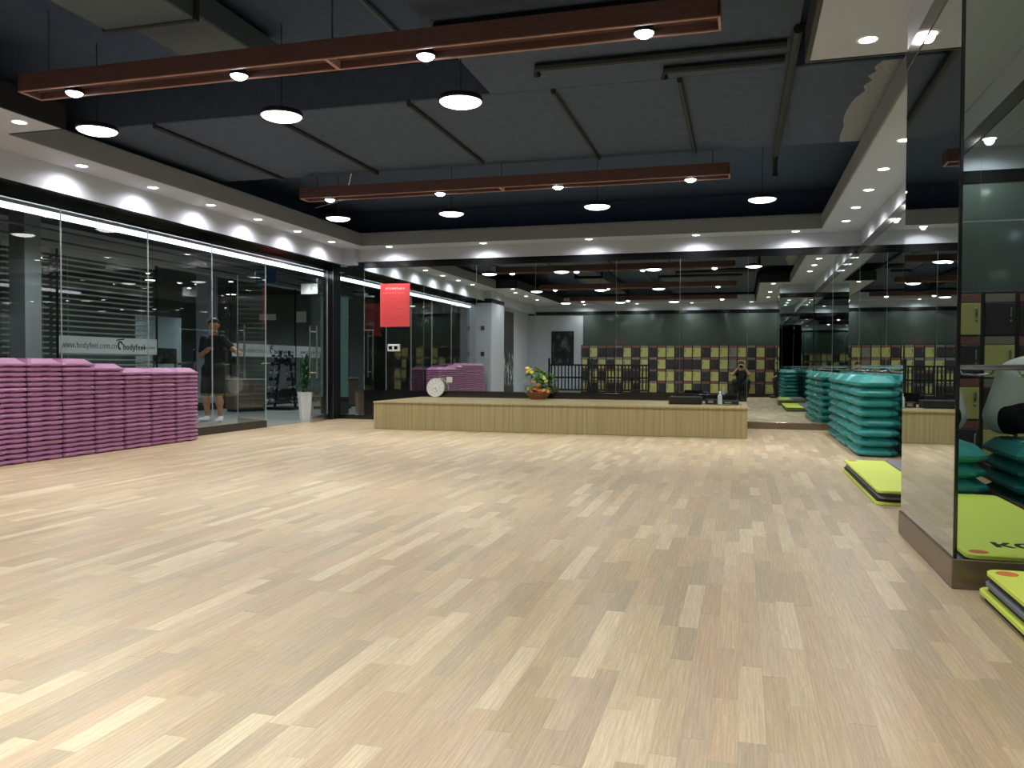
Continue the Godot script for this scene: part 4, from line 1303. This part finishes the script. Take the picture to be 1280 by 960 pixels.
		put("motor_hood", span(Vector3(-0.36, 0.12, 0.5), Vector3(0.36, 0.32, 0.85), 0.04), M.black, t)
	for q in [[-15.4, -19.0]]:
		var t := thing("pale_screen", "pale blue wall panel deep in the dark gym", "panel", Vector3(q[0], 0.6, q[1]), PI / 2, "")
		put("sheet", span(Vector3(-0.9, 0, -0.02), Vector3(0.9, 1.7, 0.02), 0.004), mat(rgb(150, 172, 176), 0.6), t)
		put("foot_rail", span(Vector3(-0.9, -0.6, -0.04), Vector3(0.9, 0.0, 0.02)), M.black, t)

# ------------------------------------------------------------------ people
func hand(bones: Array, wrist: Vector3, dir: Vector3, side: Vector3, curl: Vector3, len := 0.17) -> void:
	var palm := wrist + dir * len * 0.5
	for k in 4:
		var o := side * (k - 1.5) * 0.019
		bones.append([wrist + dir * 0.015 + o * 0.6, palm + o, 0.015, 0.014])
		var fl: float = len * [0.38, 0.47, 0.50, 0.44][k]
		var mid := palm + o * 1.1 + dir * fl * 0.5
		bones.append([palm + o, mid, 0.0095, 0.009])
		bones.append([mid, mid + (dir * 0.7 + curl * 0.7).normalized() * fl * 0.5, 0.009, 0.008])
	var th := wrist + dir * len * 0.2 + side * 0.03
	var t2 := th + (dir * 0.6 + side * 0.7).normalized() * 0.05
	bones.append([th - side * 0.01, t2, 0.014, 0.011])
	bones.append([t2, t2 + (dir * 0.8 + curl * 0.5).normalized() * 0.04, 0.011, 0.009])

func person(label: String, at: Vector3, turn: float, J: Dictionary, shirt: Material, pants: Material, long_pants: bool) -> Node3D:
	var t := thing("person", label, "person", at, turn)
	var b := []
	b.append([J.pelvis, J.chest, 0.13, 0.145])
	b.append([J.chest, J.neck, 0.12, 0.055])
	b.append([J.neck, J.head - (J.head - J.neck) * 0.3, 0.055, 0.055])
	for s in ["l", "r"]:
		b.append([J.chest.lerp(J.neck, 0.35), J["sh_" + s], 0.09, 0.062])
		b.append([J["sh_" + s], J["el_" + s], 0.055, 0.042])
		b.append([J["el_" + s], J["wr_" + s], 0.042, 0.028])
		b.append([J.pelvis + (J["hip_" + s] - J.pelvis) * 0.6, J["hip_" + s], 0.12, 0.095])
		b.append([J["hip_" + s], J["kn_" + s], 0.092, 0.058])
		var an: Vector3 = J["an_" + s]
		var kn: Vector3 = J["kn_" + s]
		b.append([kn, kn.lerp(an, 0.35), 0.056, 0.058])
		b.append([kn.lerp(an, 0.35), an, 0.058, 0.036])
	# head: skull, jaw, nose, ears, turned to "face"
	var F: Vector3 = J.face.normalized()
	var U: Vector3 = (J.head - J.neck).normalized()
	var S := F.cross(U).normalized()
	U = S.cross(F).normalized()
	var H: Vector3 = J.head
	var hb := []
	hb.append([H + U * 0.03 - F * 0.02, H + U * 0.02 + F * 0.025, 0.088, 0.080])
	hb.append([H - U * 0.03 + F * 0.03, H - U * 0.085 + F * 0.055, 0.066, 0.042])
	hb.append([H - U * 0.07 - F * 0.01, H - U * 0.15 - F * 0.02, 0.055, 0.055])
	hb.append([H + F * 0.092 + U * 0.005, H + F * 0.112 - U * 0.028, 0.010, 0.015])
	hb.append([H + F * 0.086 - U * 0.062 - S * 0.018, H + F * 0.086 - U * 0.062 + S * 0.018, 0.011, 0.011])
	for q in [-1.0, 1.0]:
		hb.append([H + S * q * 0.082 + U * 0.015, H + S * q * 0.084 - U * 0.025, 0.016, 0.012])
	var hands := []
	for s in ["l", "r"]:
		var d: Vector3 = (J["wr_" + s] - J["el_" + s]).normalized()
		var sd := d.cross(Vector3.UP if absf(d.y) < 0.8 else Vector3.RIGHT).normalized()
		hand(hands, J["wr_" + s], d, sd if s == "l" else -sd, d.cross(sd).normalized())
	var body := flesh(b, 0.016, 0.05)
	var head := flesh(hb, 0.006, 0.03)
	var hnd := flesh(hands, 0.0055, 0.008)
	var st := begin()
	for m in [body, head, hnd]:
		st.append_from(m, 0, Transform3D.IDENTITY)
	put("body", st.commit(), M.skin, t)
	# eyes, hair
	for q in [-1.0, 1.0]:
		put("eye", ball_mesh(Vector3(0.009, 0.005, 0.009), 8), M.hair, t, H + F * 0.090 + U * 0.012 + S * q * 0.032)
	var hr := [[H + U * 0.052 - F * 0.03, H + U * 0.058 + F * 0.035, 0.083, 0.066], [H + U * 0.03 - F * 0.045, H - U * 0.04 - F * 0.045, 0.072, 0.056]]
	for q in [-1.0, 1.0]:
		hr.append([H + U * 0.05 + S * q * 0.050 + F * 0.02, H + U * 0.0 + S * q * 0.062 - F * 0.02, 0.042, 0.032])
	put("hair", flesh(hr, 0.007, 0.03), M.hair, t)
	# clothes
	var top := [[J.pelvis, J.chest, 0.145, 0.158], [J.chest, J.neck.lerp(J.chest, 0.25), 0.130, 0.075]]
	for s in ["l", "r"]:
		top.append([J.chest.lerp(J.neck, 0.35), J["sh_" + s], 0.10, 0.076])
		top.append([J["sh_" + s], J["sh_" + s].lerp(J["el_" + s], 0.72), 0.072, 0.068])
	put("t_shirt", flesh(top, 0.014, 0.05), shirt, t)
	var low := []
	for s in ["l", "r"]:
		low.append([J.pelvis + (J["hip_" + s] - J.pelvis) * 0.6, J["hip_" + s], 0.140, 0.112])
		if long_pants:
			low.append([J["hip_" + s], J["kn_" + s], 0.112, 0.088])
			low.append([J["kn_" + s], J["kn_" + s].lerp(J["an_" + s], 0.4), 0.086, 0.086])
			low.append([J["kn_" + s].lerp(J["an_" + s], 0.4), J["an_" + s].lerp(J["kn_" + s], 0.06), 0.084, 0.062])
		else:
			low.append([J["hip_" + s], J["hip_" + s].lerp(J["kn_" + s], 0.92), 0.112, 0.096])
	put("trousers" if long_pants else "shorts", flesh(low, 0.014, 0.04), pants, t)
	for s in ["l", "r"]:
		var an: Vector3 = J["an_" + s]
		var ft: Vector3 = J["toe_" + s]
		put("shoe", flesh([[an - Vector3(0, 0.005, 0), an.lerp(ft, 0.15) - Vector3(0, 0.025, 0), 0.046, 0.044], [an - Vector3(0, 0.04, 0), ft, 0.04, 0.034]], 0.009, 0.03), M.white if not long_pants else M.black, t)
	return t

func build_people() -> void:
	# man outside the glass, reaching for the door; local +x is his reach, he looks back to the hall (+z)
	var j := {
		"pelvis": Vector3(0, 0.96, 0), "chest": Vector3(0.02, 1.28, 0.02), "neck": Vector3(0.03, 1.52, 0.02), "head": Vector3(0.04, 1.665, 0.04), "face": Vector3(0.5, -0.08, 0.9),
"sh_l": Vector3(0.20, 1.42, 0.04), "el_l": Vector3(0.42, 1.25, 0.03), "wr_l": Vector3(0.59, 1.21, 0.16),
		"sh_r": Vector3(-0.17, 1.42, 0.0), "el_r": Vector3(-0.20, 1.15, 0.06), "wr_r": Vector3(0.02, 1.24, 0.20),
		"hip_l": Vector3(0.10, 0.90, 0), "kn_l": Vector3(0.13, 0.49, 0.04), "an_l": Vector3(0.14, 0.085, 0.0), "toe_l": Vector3(0.17, 0.036, 0.15),
		"hip_r": Vector3(-0.10, 0.90, 0), "kn_r": Vector3(-0.13, 0.49, 0.03), "an_r": Vector3(-0.16, 0.085, -0.05), "toe_r": Vector3(-0.20, 0.036, 0.10)}
	person("person in black t-shirt and shorts outside the glass, holding the open door", Vector3(-8.78, 0.0, -12.20), 0.0, j, M.cloth_black, M.cloth_black, false)
	# person bending forward on the low teal stack, back to the right mirrors
	var k := {
		"pelvis": Vector3(0.16, 0.60, 0), "chest": Vector3(0.06, 0.88, 0), "neck": Vector3(-0.10, 1.04, 0), "head": Vector3(-0.23, 1.06, 0), "face": Vector3(-0.7, -0.8, 0),
		"sh_l": Vector3(-0.04, 0.94, 0.18), "el_l": Vector3(-0.20, 0.74, 0.22), "wr_l": Vector3(-0.38, 0.66, 0.10),
		"sh_r": Vector3(-0.04, 0.94, -0.18), "el_r": Vector3(-0.20, 0.74, -0.22), "wr_r": Vector3(-0.38, 0.66, -0.10),
		"hip_l": Vector3(0.08, 0.59, 0.10), "kn_l": Vector3(-0.37, 0.56, 0.16), "an_l": Vector3(-0.36, 0.085, 0.16), "toe_l": Vector3(-0.51, 0.036, 0.17),
		"hip_r": Vector3(0.08, 0.59, -0.10), "kn_r": Vector3(-0.37, 0.56, -0.16), "an_r": Vector3(-0.36, 0.085, -0.16), "toe_r": Vector3(-0.51, 0.036, -0.17)}
	person("person in white t-shirt and black trousers bent forward on the low teal steps", Vector3(1.40, 0.03, -1.05), 0.0, k, M.cloth_white, M.cloth_black, true)
	# person with the phone, crouching in front of the lockers
	var c := {
		"pelvis": Vector3(0, 0.34, 0.27), "chest": Vector3(0, 0.66, 0.25), "neck": Vector3(0, 0.89, 0.23), "head": Vector3(0, 1.04, 0.22), "face": Vector3(0, -0.1, -1.0),
		"sh_l": Vector3(-0.18, 0.80, 0.24), "el_l": Vector3(-0.26, 0.74, 0.06), "wr_l": Vector3(-0.12, 0.93, 0.06),
		"sh_r": Vector3(0.18, 0.80, 0.24), "el_r": Vector3(0.26, 0.74, 0.06), "wr_r": Vector3(0.12, 0.93, 0.06),
		"hip_l": Vector3(-0.10, 0.32, 0.25), "kn_l": Vector3(-0.20, 0.50, -0.14), "an_l": Vector3(-0.17, 0.085, 0.02), "toe_l": Vector3(-0.20, 0.036, -0.14),
		"hip_r": Vector3(0.10, 0.32, 0.25), "kn_r": Vector3(0.20, 0.50, -0.14), "an_r": Vector3(0.17, 0.085, 0.02), "toe_r": Vector3(0.20, 0.036, -0.14)}
	person("person in dark clothes crouching before the lockers, holding up a phone", Vector3(0.0, 0.0, 0.0), 0.0, c, M.cloth_black, M.cloth_black, true)
	var ph := thing("phone", "dark phone held up by the person crouching before the lockers", "phone", Vector3(0, 0.96, 0.055))
	put("casing", span(Vector3(-0.075, 0, -0.004), Vector3(0.075, 0.075, 0.004), 0.002), M.black_gloss, ph)
	put("screen", span(Vector3(-0.068, 0.004, 0.004), Vector3(0.068, 0.071, 0.005)), M.black_gloss, ph)
